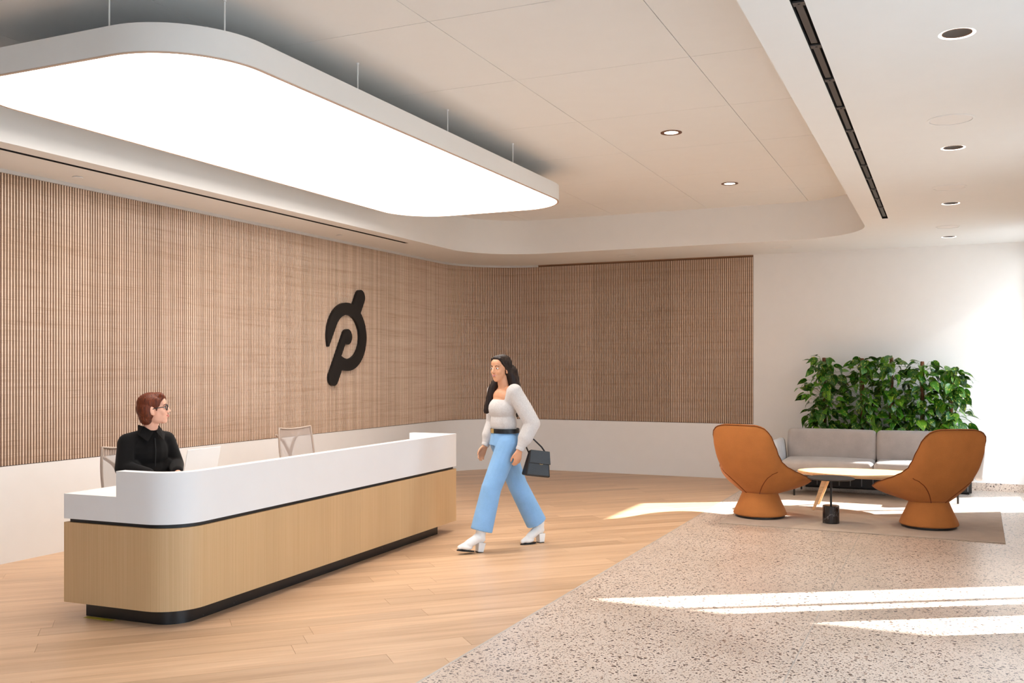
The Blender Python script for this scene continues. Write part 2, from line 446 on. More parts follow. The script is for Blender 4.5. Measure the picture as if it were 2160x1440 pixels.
def arc(cx, cy, r, a0, a1, n):
    return [(cx + r * math.cos(math.radians(a0 + (a1 - a0) * i / n)), cy + r * math.sin(math.radians(a0 + (a1 - a0) * i / n))) for i in range(n + 1)]
def rrect(x0, x1, y0, y1, r, n=10):
    return arc(x1 - r, y0 + r, r, -90, 0, n) + arc(x1 - r, y1 - r, r, 0, 90, n) + arc(x0 + r, y1 - r, r, 90, 180, n) + arc(x0 + r, y0 + r, r, 180, 270, n)

# ------------------------------------------------------------------ the room shell
XL, YB, ZS, ZT, XR, Y0, RC, ZW = -7.025, 14.0, 3.23, 3.71, 1.0, -4.0, 1.15, 0.80
XT = -2.452            # where oak meets terrazzo
XS = -2.52             # right end of the slatted panelling on the back wall

STRIP = plain('zinc_strip', rgb(186, 176, 166), 0.5, var=0.03)
# floor: oak planks laid at 45 degrees, each a part
def clip(poly, nx, ny, d):
    out = []
    for i in range(len(poly)):
        a, b = poly[i], poly[(i + 1) % len(poly)]
        da, db = a[0] * nx + a[1] * ny - d, b[0] * nx + b[1] * ny - d
        if da <= 0: out.append(a)
        if (da < 0 < db) or (db < 0 < da):
            t = da / (da - db); out.append((a[0] + (b[0] - a[0]) * t, a[1] + (b[1] - a[1]) * t))
    return out
fl = struct(B().box(XL - 0.1, XT, Y0, YB + 0.1, -0.2, -0.012).obj('floor', OAKGAP), 'pale oak plank floor laid diagonally')
PWD = 0.182; s2 = math.sqrt(0.5); rp = random.Random(11)
def plank_row(k):
    v0 = k * PWD; u = -14 + rp.uniform(0, 2.0)
    while u < 14:
        L = rp.choice((1.5, 1.8, 2.1, 2.1, 2.4)) * rp.uniform(0.92, 1.05)
        g = 0.0009
        quad = [(u + g, v0 + g), (u + L - g, v0 + g), (u + L - g, v0 + PWD - g), (u + g, v0 + PWD - g)]
        p = [((a - b) * s2, (a + b) * s2) for a, b in quad]
        for nx, ny, d in ((1, 0, XT - 0.006), (-1, 0, -(XL - 0.05)), (0, 1, YB + 0.05), (0, -1, 1.0)):
            if p: p = clip(p, nx, ny, d)
        u += L
        if len(p) < 3: continue
        area = abs(sum(p[i][0] * p[(i + 1) % len(p)][1] - p[(i + 1) % len(p)][0] * p[i][1] for i in range(len(p)))) / 2
        if area < 0.004: continue
        c = (sum(q[0] for q in p) / len(p), sum(q[1] for q in p) / len(p))
        o = B().prism([(q[0] - c[0], q[1] - c[1]) for q in p], -0.012, 0).obj('plank', OAK, fl)
        o.location = (c[0], c[1], 0)
for k in range(-8, 90): plank_row(k)

tf = struct(B().box(XT, XR + 0.42, Y0, YB + 0.1, -0.2, -0.02).obj('floor_terrazzo', ASPHALT), 'speckled beige terrazzo floor in long bays')
for x0, x1 in ((XT + 0.008, -0.7575), (-0.7505, XR + 0.42)):
    B().box(x0, x1, Y0, YB + 0.1, -0.02, 0).obj('terrazzo_bay', TERRAZZO, tf)
B().box(-0.7575, -0.7505, Y0, YB, -0.02, 0.0004).obj('divider_strip', STRIP, tf)
struct(B().box(XT - 0.006, XT + 0.008, Y0, YB, -0.02, 0.0012).obj('trim_1', STRIP), 'thin metal strip between oak planks and terrazzo')

# walls along one path: left wall, rounded corner, back wall
def wall_pt(s, off):
    """s=0 at the start of the rounded corner; off = distance into the room"""
    La = RC * PI / 2
    if s < 0: return (XL + off, YB - RC + s)
    if s < La:
        a = PI - s / RC; r = RC - off
        return (XL + RC + r * math.cos(a), YB - RC + r * math.sin(a))
    return (XL + RC + (s - La), YB - off)
LA = RC * PI / 2
S_END = LA + (XS - (XL + RC))
def run(s0, s1, off, n): return [wall_pt(s0 + (s1 - s0) * i / n, off) for i in range(n + 1)]
def wall_run(s0, s1, o_in, o_out, z0, z1, n):
    return B().ribbon(run(s0, s1, o_in, n)[::-1], run(s0, s1, o_out, n)[::-1], z0, z1)
w_l = struct(wall_run(Y0 - (YB - RC), 0, 0, -0.25, 0, ZW - 0.006, 1).obj('wall_left', WHITE), 'left wall, white below and slatted wood above')
w_c = struct(wall_run(0, LA, 0, -0.25, 0, ZW - 0.006, 24).obj('wall_corner', WHITE, smooth=40), 'rounded wall corner, white below and slatted wood above')
bw = B()
bw.box(XL + RC, XS, YB, YB + 0.25, 0, ZW - 0.006); bw.box(XS, XR + 0.42, YB, YB + 0.25, 0, ZS + 0.6)
w_b = struct(bw.obj('wall_back', WHITE), 'back wall, slatted wood on the left and plain white on the right')
BD = -0.014
wall_run(Y0 - (YB - RC), 0, BD, -0.25, ZW, ZS + 0.8, 1).obj('backing_board', SLATBACK, w_l)
wall_run(0, LA, BD, -0.25, ZW, ZS + 0.8, 24).obj('backing_board', SLATBACK, w_c, smooth=40)
wall_run(LA, S_END, BD, -0.25, ZW, ZS + 0.8, 1).obj('backing_board', SLATBACK, w_b)
wall_run(Y0 - (YB - RC), 0, BD - 0.004, -0.25, ZW - 0.006, ZW, 1).obj('shadow_gap', BLACKM, w_l)
wall_run(0, LA, BD - 0.004, -0.25, ZW - 0.006, ZW, 24).obj('shadow_gap', BLACKM, w_c)
wall_run(LA, S_END, BD - 0.004, -0.25, ZW - 0.006, ZW, 1).obj('shadow_gap', BLACKM, w_b)
# slats
PITCH = 0.028; SWD = 0.0185; SD = 0.012
prof = [(-SWD / 2, 0), (-SWD / 2, SD * 0.55), (-SWD * 0.33, SD * 0.92), (-SWD * 0.12, SD), (SWD * 0.12, SD), (SWD * 0.33, SD * 0.92), (SWD / 2, SD * 0.55), (SWD / 2, 0)]
ZA, ZB = ZW, ZS - 0.031
def routed(me, n_pts=8):
    me.materials.append(SLATSIDE)
    per = n_pts + 2
    for i, p in enumerate(me.polygons):
        q = i % per
        # faces of one slat: bottom, top, then the edges of the profile; its two flanks are the routed groove sides
        if q >= 2 and abs(abs(p.normal.z)) < 0.5: p.material_index = 1 if FLANK[q - 2] else 0
def _flank():
    # the prism may reverse the profile; find the edges lying on the flanks from the built order
    pl = prof; a = sum(pl[i][0] * pl[(i + 1) % len(pl)][1] - pl[(i + 1) % len(pl)][0] * pl[i][1] for i in range(len(pl)))
    if a < 0: pl = pl[::-1]
    return [abs(pl[i][0]) > SWD * 0.49 and abs(pl[(i + 1) % len(pl)][0]) > SWD * 0.49 and pl[i][0] * pl[(i + 1) % len(pl)][0] > 0 for i in range(len(pl))]
FLANK = _flank()
SLATSIDE = plain('slat_groove_brown', rgb(144, 106, 78), 0.7, var=0.06)
slat_me = B().prism(prof, 0, ZB - ZA).mesh('slat'); slat_me.materials.append(SLATWOOD); routed(slat_me); shade(slat_me, 50)
def slat_frame(s):
    p = wall_pt(s, BD); q = wall_pt(s + 0.001, BD); t = Vector((q[0] - p[0], q[1] - p[1], 0)).normalized()
    n = Vector((t.y, -t.x, 0))
    return Matrix(((t.x, n.x, 0, p[0]), (t.y, n.y, 0, p[1]), (0, 0, 1, ZA), (0, 0, 0, 1)))
def slat_line(s0, s1):
    n = round((s1 - s0) / PITCH); p = (s1 - s0) / n
    return [s0 + p * (i + 0.5) for i in range(n)]
for s in slat_line(4.5 - (YB - RC), 0):
    o = bpy.data.objects.new('slat', slat_me); C.objects.link(o); o.parent = w_l; o.matrix_world = slat_frame(s)
def slat_panel(s0, s1, parent):
    b = B()
    for s in slat_line(s0, s1): b.prism([(x, y) for x, y in prof], 0, ZB - ZA, slat_frame(s))
    o = b.obj('slat_panel', SLATWOOD, parent, smooth=50); routed(o.data); o['kind'] = 'stuff'
slat_panel(-10.0, 4.5 - (YB - RC), w_l)
slat_panel(0.004, LA, w_c)
xj = [XS, XS - 1.22, XS - 2.44, XL + RC]
for i in range(3): slat_panel(LA + xj[i + 1] - (XL + RC) + 0.002, LA + xj[i] - (XL + RC), w_b)
# thin grey channel over the slats
tb = B().ribbon(run(Y0 - (YB - RC), 0, 0.006, 1)[::-1][:-1] + run(Y0 - (YB - RC), 0, 0.006, 1)[::-1][-1:], run(Y0 - (YB - RC), 0, BD, 1)[::-1], ZS - 0.03, ZS)
struct(tb.obj('trim_2', GREYM), 'grey metal channel above the left slatted wall')
struct(wall_run(0, LA, 0.006, BD, ZS - 0.03, ZS, 24).obj('trim_3', GREYM), 'grey metal channel above the rounded slatted corner')
struct(wall_run(LA, S_END, -0.004, BD, ZS - 0.014, ZS, 1).obj('shadow_strip', SLATSIDE), 'brown strip coloured as the shadow line above the back slatted wall')  # shadow line under the soffit put in as a brown strip
struct(B().box(XT + 0.01, XR, YB - 0.014, YB, 0, 0.10).obj('baseboard_back', TERRAZZO), 'terrazzo baseboard under the white back wall')

# right wall with deep window reveals (mostly outside the view; the sun comes through it)
openings = [(12.2, 13.88), (7.69, 8.54), (6.92, 7.62), (1.0, 2.53), (2.6, 4.13), (4.2, 5.7)]
wr = B(); ys = sorted(openings); cur = Y0
for a, b_ in ys:
    wr.box(XR, XR + 0.42, cur, a, 0, ZS + 0.6)
    wr.box(XR, XR + 0.42, a, b_, 0, 0.10); wr.box(XR, XR + 0.42, a, b_, 3.04, ZS + 0.6)
    cur = b_
wr.box(XR, XR + 0.42, cur, YB + 0.25, 0, ZS + 0.6)
struct(wr.obj('wall_right', WHITE), 'right wall with deep window openings')
wf = B(); fo_open = [(-2.6, -1.2), (-0.9, 0.5)]; cur = XL - 0.25  # window openings added out of view to bring in fill light
for a, b_ in fo_open:
    wf.box(cur, a, Y0 - 0.2, Y0, 0, 4.0); wf.box(a, b_, Y0 - 0.2, Y0, 0, 0.1); wf.box(a, b_, Y0 - 0.2, Y0, 3.04, 4.0); cur = b_
wf.box(cur, XR + 0.42, Y0 - 0.2, Y0, 0, 4.0)
struct(wf.obj('wall_front', WHITE), 'white wall behind the viewer, tall windows added for fill light')
for i, (a, b_) in enumerate(fo_open):
    f = B(); y = Y0 - 0.13; w = 0.03
    f.box(a, a + w, y, y + 0.06, 0.10, 3.04).box(b_ - w, b_, y, y + 0.06, 0.10, 3.04).box(a + w, b_ - w, y, y + 0.06, 0.10, 0.10 + w).box(a + w, b_ - w, y, y + 0.06, 3.04 - w, 3.04)
    fo = struct(f.obj('window_%d' % (i + 7), DARKG), 'unseen window added behind the viewer for fill light, dark frame')
    B().box(a + w, b_ - w, y + 0.026, y + 0.034, 0.10 + w, 3.04 - w).obj('pane', GLASS, fo)
for i, (a, b_) in enumerate(openings):
    f = B(); x = XR + 0.30; w = 0.03
    f.box(x, x + 0.06, a, a + w, 0.10, 3.04); f.box(x, x + 0.06, b_ - w, b_, 0.10, 3.04)
    f.box(x, x + 0.06, a + w, b_ - w, 0.10, 0.10 + w); f.box(x, x + 0.06, a + w, b_ - w, 3.04 - w, 3.04)
    if i == 1: f.box(x, x + 0.06, 8.06, 8.09, 0.10 + w, 3.04 - w)
    fo = struct(f.obj('window_%d' % (i + 1), DARKG), 'tall window in the right wall, dark frame')
    B().box(x + 0.026, x + 0.034, a + w, b_ - w, 0.10 + w, 3.04 - w).obj('pane', GLASS, fo)
struct(B().box(XR + 0.42, 60, -40, 70, -0.25, -0.05).obj('ground', ASPHALT), 'grey pavement outside the windows')
SKYBLOCK = plain('sky_block_brown', rgb(150, 132, 116), 0.8, var=0.1, scale=1)
struct(B().box(XR + 0.42, 10.5, 5.76, 6.1, -0.05, 9.5).obj('sun_block_wall', WHITE), 'unseen wall added outside to keep sun off the near right windows')  # unseen wall, added to shade the near windows from direct sun
struct(B().box(9.0, 12.0, 9.3, 40, -0.05, 4.9).obj('sky_block', SKYBLOCK), 'unseen low brown block added outside to dim the far window')  # added out of view to block low sky light from the far window
aw = struct(B().box(1.9, 6.9, 7.2, 10.08, 4.0, 4.12).obj('sun_block_slab', WHITE), 'unseen flat slab added outside to cut the sun patches short')  # unseen slab, placed and sized to trim the sun patches on the floor

# ceiling: lower soffit with the raised tray, slots and lamp holes cut out
TRAY = rrect(-6.19, -0.845, 0.6, 12.62, 0.98, 14)
SLOT_R = [(-0.632, 2.5), (-0.572, 2.5), (-0.572, 11.2), (-0.632, 11.2)]
SLOT_L = [(-6.430, 2.0), (-6.374, 2.0), (-6.374, 10.84), (-6.430, 10.84)]
DL = [(0.05, 5.16), (0.05, 7.82), (0.045, 10.45), (0.035, 13.1)]
def circ(c, r, n=24): return [(c[0] + r * math.cos(2 * PI * k / n), c[1] + r * math.sin(2 * PI * k / n)) for k in range(n)]
bm = bmesh.new()
def loop(pts):
    vs = [bm.verts.new((x, y, ZS)) for x, y in pts]
    for i in range(len(vs)): bm.edges.new((vs[i], vs[(i + 1) % len(vs)]))
loop([(XL - 0.2, Y0), (XR + 0.42, Y0), (XR + 0.42, YB + 0.2), (XL - 0.2, YB + 0.2)])
for h in [TRAY, SLOT_R, SLOT_L] + [circ(c, 0.085) for c in DL]: loop(h)
bmesh.ops.triangle_fill(bm, use_beauty=True, use_dissolve=False, edges=bm.edges[:], normal=(0, 0, -1))
me = bpy.data.meshes.new('ceiling'); bm.to_mesh(me); bm.free(); me.materials.append(CEIL)
ce = bpy.data.objects.new('ceiling', me); C.objects.link(ce); struct(ce, 'white ceiling soffit around a raised tray')
# tray fascia
TF = []
for i in range(len(TRAY)):
    a, b_ = Vector(TRAY[i]), Vector(TRAY[(i + 1) % len(TRAY)]); TF.append(tuple(a))
    if (b_ - a).length > 0.5: d = (b_ - a).normalized() * 0.02; TF += [tuple(a + d), tuple(b_ - d)]
n = len(TF); fv = [(x, y, ZS) for x, y in TF] + [(x, y, ZT + 0.01) for x, y in TF]
B().add(fv, [(i, n + i, n + (i + 1) % n, (i + 1) % n) for i in range(n)]).obj('tray_fascia', CEIL, ce, smooth=30)
# tray ceiling panels
gx = [-0.30, -1.58, -2.87, -4.16, -5.45, -6.74]; gy = [5.12 + 1.305 * k for k in range(-4, 7)]
for i in range(5):
    for j in range(10):
        B().box(gx[i + 1] + 0.0025, gx[i] - 0.0025, gy[j] + 0.0025, gy[j + 1] - 0.0025, ZT, ZT + 0.02).obj('ceiling_panel', CEIL, ce)
struct(B().box(XL - 0.3, XR + 0.42, Y0, YB + 0.3, 4.0, 4.2).box(XL - 0.3, XR + 0.42, Y0, Y0 + 0.1, ZS, 4.0).obj('roof', CEIL), 'unseen roof slab added above the ceiling to stop light leaks')  # unseen slab and end strip added so no sky light leaks through panel gaps

# ------------------------------------------------------------------ ceiling fittings
t = thing('slot_diffuser', (-0.602, 6.85, ZS), 0, 'wide black slotted air diffuser running along the right soffit', 'air diffuser')
ch = B().box(-0.030, -0.0285, -4.35, 4.35, 0, 0.09).box(0.0285, 0.030, -4.35, 4.35, 0, 0.09).box(-0.030, 0.030, -4.35, 4.35, 0.085, 0.09)
ch.box(-0.030, 0.030, -4.352, -4.35, 0, 0.09).box(-0.030, 0.030, 4.35, 4.352, 0, 0.09)
ch.obj('channel', BLACKM, t)
seg = [(2.55, 3.2), (3.2, 3.82), (3.82, 4.44), (4.44, 5.07), (5.07, 5.70), (5.70, 6.34), (6.34, 6.98), (6.98, 7.62), (7.62, 8.23), (8.23, 8.82), (8.82, 9.37), (9.37, 9.91), (9.91, 10.45), (10.45, 11.15)]
for a, b_ in seg:
    v = B().box(-0.019, 0.012, a + 0.06 - 6.85, b_ - 0.02 - 6.85, 0.012, 0.02).obj('vane', DARKG, t)
    B().box(-0.027, 0.027, a + 0.008 - 6.85, a + 0.055 - 6.85, 0.008, 0.016).lathe([(0.006, 0.004), (0.006, 0.008)], 8, (0, a + 0.03 - 6.85, 0)).obj('bracket', DARKG, t)
t = thing('slot_diffuser', (-6.402, 6.42, ZS), 0, 'narrow black air slot in the soffit above the slatted left wall', 'air diffuser')
B().box(-0.028, -0.0265, -4.42, 4.42, 0, 0.12).box(0.0265, 0.028, -4.42, 4.42, 0, 0.12).box(-0.028, 0.028, -4.42, 4.42, 0.115, 0.12).obj('channel', BLACKM, t)

def downlight_dark(c, label):
    t = thing('downlight', (c[0], c[1], ZS), 0, label, 'downlight', 'round dark downlights in the right soffit')
    B().lathe([(0.070, 0.004), (0.0845, 0.0), (0.0845, 0.03), (0.070, 0.03)], 32, ring=True).obj('glowing_ring', RING_GLOW, t, smooth=40)
    B().lathe([(0.064, 0.006), (0.069, 0.002), (0.069, 0.02), (0.064, 0.02)], 32, ring=True).obj('bezel', BRONZE, t, smooth=40)
    B().lathe([(0.001, 0.012), (0.045, 0.012), (0.063, 0.005), (0.063, 0.03)], 32).obj('reflector', DARKG, t, smooth=40)
for c, lb in zip(DL, ('largest dark downlight with glowing ring, nearest the top right of the soffit',
                      'second dark downlight from the near end of the right soffit row',
                      'third dark downlight in the right soffit row, past the diffuser disc',
                      'farthest dark downlight in the right soffit, close to the white back wall')):
    downlight_dark(c, lb)
def downlight_lit(c, label):
    t = thing('downlight', (c[0], c[1], ZT), 0, label, 'downlight', 'lit downlights in the raised ceiling')
    B().lathe([(0.062, -0.004), (0.095, -0.004), (0.095, 0.0), (0.062, 0.0)], 32, ring=True).obj('bezel', BRONZE, t, smooth=40)
    B().lathe([(0.001, -0.0015), (0.061, -0.0015), (0.061, 0.0), (0.001, 0.0)], 32).obj('lens', LAMP_GLOW, t)
    l = bpy.data.lights.new('downlight_beam', 'SPOT'); l.energy = 120; l.spot_size = math.radians(85); l.spot_blend = 0.8; l.shadow_soft_size = 0.06; l.color = (1, 0.86, 0.7)
    lo = bpy.data.objects.new('downlight_beam', l); C.objects.link(lo); lo.parent = t; lo.location = (0, 0, -0.02)
downlight_lit((-2.24, 8.42), 'lit downlight in the raised ceiling, the larger nearer one')
downlight_lit((-2.25, 11.02), 'lit downlight in the raised ceiling, the smaller one near the far edge')
def disc(c, r, label, name='ceiling_speaker', cat='speaker', group='flush white discs in the soffit'):
    t = thing(name, (c[0], c[1], ZS), 0, label, cat, group)
    B().lathe([(r - 0.014, -0.005), (r, -0.003), (r, 0.0), (r - 0.014, 0.0)], 40, ring=True).obj('rim', CEIL, t, smooth=40)
    B().lathe([(0.001, -0.003), (r - 0.018, -0.003), (r - 0.018, 0), (0.001, 0)], 40).obj('grille', WHITE, t, smooth=40)
disc((0.03, 6.92), 0.145, 'largest flush white ceiling disc between the first two dark downlights')
disc((0.03, 9.51), 0.145, 'flush white ceiling disc between the second and third dark downlights')
disc((0.02, 12.15), 0.13, 'flush white ceiling disc just before the farthest dark downlight')
disc((-2.03, 13.28), 0.15, 'faint flush ceiling disc above the end of the slatted back wall')
disc((-4.19, 13.32), 0.14, 'faint flush ceiling disc above the middle of the slatted back wall')
def spr(c, label):
    t = thing('sprinkler_cover', (c[0], c[1], ZS), 0, label, 'sprinkler', 'sprinkler covers over the slatted left wall')
    B().lathe([(0.001, -0.010), (0.040, -0.010), (0.043, -0.007), (0.043, -0.004), (0.001, -0.004)], 28).obj('plate', CEIL, t, smooth=40)
    B().lathe([(0.001, -0.004), (0.030, -0.004), (0.030, 0), (0.001, 0)], 20).obj('cup', DARKG, t)
spr((-6.74, 5.93), 'small round sprinkler cover at the near left of the soffit')
spr((-6.77, 9.85), 'small round sprinkler cover in the soffit above the logo')

# pendant light panel
PX0, PX1, PY0, PY1, PZ0, PZ1, PR = -5.76, -3.67, 3.965, 9.78, 3.35, 3.515, 0.58
t = thing('pendant_light_panel', ((PX0 + PX1) / 2, (PY0 + PY1) / 2, PZ0), 0, 'huge rounded luminous ceiling panel hung over the reception desk', 'pendant light')
hx, hy_ = (PX1 - PX0) / 2, (PY1 - PY0) / 2
out = rrect(-hx, hx, -hy_, hy_, PR, 16); inn = rrect(-hx + 0.02, hx - 0.02, -hy_ + 0.02, hy_ - 0.02, PR - 0.02, 16)
# joints in the white side band
def split(path_o, path_i, cuts):
    for a, b_ in zip(cuts[:-1], cuts[1:]):
        B().ribbon(path_o[a:b_ + 1], path_i[a:b_ + 1], 0.006, PZ1 - PZ0).obj('side_band', CEIL, t, smooth=30)
# refine straight sides so that joints can fall on them
def refine(pts):
    o = []
    for i in range(len(pts)):
        a, b_ = Vector(pts[i]), Vector(pts[(i + 1) % len(pts)]); k = max(1, int((b_ - a).length / 0.3))
        o += [tuple(a.lerp(b_, q / k)) for q in range(k)]
    return o
L1 = [max(1, int((Vector(out[i]) - Vector(out[(i + 1) % len(out)])).length / 0.3)) for i in range(len(out))]
po, pi_ = [], []
for i in range(len(out)):
    k = L1[i]; j = (i + 1) % len(out)
    for q in range(k):
        po.append(tuple(Vector(out[i]).lerp(Vector(out[j]), q / k))); pi_.append(tuple(Vector(inn[i]).lerp(Vector(inn[j]), q / k)))
po.append(po[0]); pi_.append(pi_[0])
m_ = len(po) - 1
split(po, pi_, [0, 18, 26, 38, 58, 70, 84, m_ - 1, m_] if m_ > 90 else [0, 18, 26, 38, m_ - 2, m_])
B().prism(inn, 0.10, 0.115).obj('top_plate', CEIL, t)
B().prism(rrect(-hx + 0.012, hx - 0.012, -hy_ + 0.012, hy_ - 0.012, PR - 0.012, 16), 0.003, 0.012).obj('diffuser', PANEL_GLOW, t)
B().ribbon(out + out[:1], inn + inn[:1], 0, 0.0055).obj('edge_trim', plain('panel_edge_trim', rgb(206, 184, 168), 0.5), t)
for (rx, ry) in [(-3.765, 4.335), (-3.705, 5.61), (-3.705, 6.925), (-3.705, 8.22), (-4.30, 4.0), (-5.725, 5.61), (-5.725, 6.925), (-5.725, 8.22)]:
    B().lathe([(0.0045, 0.10), (0.0045, ZT - PZ0)], 8, (rx - (PX0 + PX1) / 2, ry - (PY0 + PY1) / 2, 0)).lathe([(0.009, ZT - PZ0 - 0.012), (0.009, ZT - PZ0)], 12, (rx - (PX0 + PX1) / 2, ry - (PY0 + PY1) / 2, 0)).obj('suspension_rod', CEIL, t, smooth=40)

# ------------------------------------------------------------------ reception desk
DA = math.atan2(0.037, 1.0); DL_, DW = 3.93, 0.915
t = thing('reception_desk', (-4.255, 4.475, 0), DA, 'long reception desk, white counter over pale wood with black plinth', 'reception desk')
def desk_path(ins, back, far, rc=0.25, n=10, thick=0.0):
    """end, rounded near corner, front and far return, inset by ins"""
    i = ins + thick; r = max(rc - i, 0.02)
    return ([(-back, i)] + [(-i - r + r * math.sin(math.radians(a)), i + r - r * math.cos(math.radians(a))) for a in [90 * k / n for k in range(n + 1)]] +
            [(-i, DL_ * 0.5), (-i, DL_ - far - thick), (-back, DL_ - far - thick)])
def desk_ribbon(ins, back, far, th, z0, z1):
    return B().ribbon(desk_path(ins, back, far), desk_path(ins, back, far, thick=th), z0, z1)
# plinth, wood panels, recessed black band
desk_ribbon(0.085, DW - 0.10, 0.24, 0.03, 0, 0.10).obj('plinth', PLINTH, t, smooth=35)
po_, pn_ = desk_path(0, DW, 0), desk_path(0, DW, 0, thick=0.04)
ycut = 2.12
A = po_[:12] + [(0.0, ycut - 0.001)]; A2 = pn_[:12] + [(-0.04, ycut - 0.001)]
B().ribbon(A, A2, 0.10, 0.612).obj('wood_panel', DESKWOOD, t, smooth=35)
B().ribbon([(0, ycut + 0.001), (0, DL_)], [(-0.04, ycut + 0.001), (-0.04, DL_)], 0.10, 0.612).obj('wood_panel', DESKWOOD, t)
B().ribbon([(-0.04, DL_), (-DW, DL_)], [(-0.04, DL_ - 0.04), (-DW, DL_ - 0.04)], 0.10, 0.612).obj('wood_panel', DESKWOOD, t)
desk_ribbon(0.022, DW - 0.03, 0.03, 0.03, 0.612, 0.636).obj('recessed_band', BLACK, t, smooth=35)
# white counter: high parapet and lower end
HB = 0.48
B().ribbon(desk_path(0, HB, 0), desk_path(0, HB, 0, thick=0.075), 0.636, 0.956).obj('counter', SOLID, t, smooth=35)
B().box(-DW, -HB - 0.0005, 0, 0.06, 0.636, 0.795).obj('end_block', SOLID, t)
B().box(-DW, -HB - 0.0005, DL_ - 0.06, DL_, 0.636, 0.795).obj('end_block', SOLID, t)
B().prism([(-DW, 0.0601), (-HB - 0.0005, 0.0601), (-HB - 0.0005, 0.076), (-0.30, 0.076), (-0.076, 0.30), (-0.076, DL_ - 0.076), (-HB - 0.0005, DL_ - 0.076), (-HB - 0.0005, DL_ - 0.0601), (-DW, DL_ - 0.0601)], 0.755, 0.795).obj('worktop', SOLID, t)
for y in (0.05, DL_ * 0.5, DL_ - 0.06): B().box(-DW + 0.12, -0.12, y + 0.03, y + 0.05, 0.10, 0.75).obj('support', SOLID, t)
tp = B().box(-0.115, 0.115, -0.018, 0.018, 0.0, 0.0016).obj('tape_strip', plain('yellow_tape', rgb(176, 160, 40), 0.6))
tp.location = (-4.93, 4.505, 0); tp.rotation_euler = (0, 0, DA)
tag(tp, 'short yellow tape strip on the floor by the black plinth', 'tape')

# laptop on the worktop
LIDW = plain('laptop_shell', rgb(216, 211, 207), 0.5, var=0.01)
t = thing('laptop', (-4.92, 5.515, 0.795), math.radians(2), 'white laptop lid standing open behind the counter, right of seated person', 'laptop')
B().cushion(-0.29, -0.10, -0.18, 0.18, 0, 0.016, 0.006).obj('base', SOLID, t, smooth=60)
M = Matrix.Translation((-0.10, 0, 0.016)) @ Matrix.Rotation(math.radians(12), 4, 'Y')
B().cushion(-0.004, 0.004, -0.18, 0.18, 0, 0.205, 0.003, M=M).obj('lid', LIDW, t, smooth=60)
B().box(-0.0052, -0.0042, -0.168, 0.168, 0.012, 0.195, M=M).obj('screen', BLACK, t)
for i in range(4): B().box(-0.25 + i * 0.03, -0.227 + i * 0.03, -0.15, 0.15, 0.016, 0.018).obj('key_row', DARKG, t)

# ------------------------------------------------------------------ task chairs
def task_chair(loc, rz, label):
    """faces +x"""
    t = thing('task_chair', loc, rz, label, 'office chair', 'mesh office chairs behind the desk')
    for k in range(5):
        a = 2 * PI * k / 5 + 0.3; d = (math.cos(a), math.sin(a))
        lg = B().tube([(0.03 * d[0], 0.03 * d[1], 0.11), (0.17 * d[0], 0.17 * d[1], 0.10), (0.29 * d[0], 0.29 * d[1], 0.075)], [0.022, 0.018, 0.014]).obj('leg', CHAIRFRAME, t, smooth=60)
        B().lathe([(0.012, -0.012), (0.028, -0.010), (0.028, 0.010), (0.012, 0.012)], 14, M=Matrix.Translation((0.29 * d[0], 0.29 * d[1], 0.028)) @ Matrix.Rotation(PI / 2, 4, 'X')).obj('caster', DARKG, lg, smooth=40)
    B().lathe([(0.04, 0.09), (0.03, 0.12), (0.025, 0.40), (0.06, 0.41), (0.06, 0.44)], 18).obj('column', DARKG, t, smooth=40)
    B().cushion(-0.24, 0.26, -0.245, 0.245, 0.44, 0.50, 0.03, 0.01).obj('seat', fabric('seat_mesh', rgb(150, 140, 134)), t, smooth=70)
    # reclined back: x leans with height
    def bp(u, z): return (-0.24 - 0.16 * (z - 0.50) - 0.02 * math.sin((z - 0.5) * 6) + 0.05 * (abs(u) / 0.23) ** 2, u, z)
    zt = 0.985; nU, nV = 12, 10; vs = []
    def wid(z): return 0.235 - 0.02 * ((z - 0.75) / 0.27) ** 2
    def top(u): return zt + 0.02 * (abs(u) / 0.235) ** 2
    for j in range(nV + 1):
        for i in range(nU + 1):
            q = -1 + 2 * i / nU; z = 0.56 + (top(q * 0.235) - 0.56) * j / nV; vs.append(bp(q * wid(z), z))
    fs = [(j * (nU + 1) + i, j * (nU + 1) + i + 1, (j + 1) * (nU + 1) + i + 1, (j + 1) * (nU + 1) + i) for j in range(nV) for i in range(nU)]
    B().add(vs, fs).obj('mesh_back', MESHFAB, t, smooth=180)
    rim = [vs[i] for i in range(nU + 1)] + [vs[j * (nU + 1) + nU] for j in range(1, nV + 1)] + [vs[nV * (nU + 1) + i] for i in range(nU - 1, -1, -1)] + [vs[j * (nU + 1)] for j in range(nV - 1, -1, -1)]
    B().tube(rim, 0.010, 8).obj('back_frame', CHAIRFRAME, t, smooth=60)
    y = B().tube([(-0.16, 0, 0.43), (-0.30, 0, 0.47), (-0.335, 0, 0.60), (-0.345, 0.0, 0.74), (-0.37, 0.07, 0.86), (-0.385, 0.16, 0.93)], [0.02, 0.02, 0.018, 0.017, 0.015, 0.012])
    y.tube([(-0.345, 0.0, 0.72), (-0.37, -0.07, 0.86), (-0.385, -0.16, 0.93)], [0.016, 0.015, 0.012]).obj('back_spine', CHAIRFRAME, t, smooth=60)
    for s in (-1, 1):
        B().tube([(-0.05, s * 0.22, 0.45), (-0.05, s * 0.29, 0.47), (-0.05, s * 0.30, 0.66)], 0.014).cushion(-0.14, 0.12, s * 0.30 - 0.035, s * 0.30 + 0.035, 0.66, 0.685, 0.012).obj('armrest', DARKG, t, smooth=60)
    return t
task_chair((-5.47, 5.47, 0), math.radians(-12), 'mesh office chair in use by the seated person')
task_chair((-5.74, 7.93, 0), math.radians(-8), 'empty mesh office chair behind the far half of the desk')

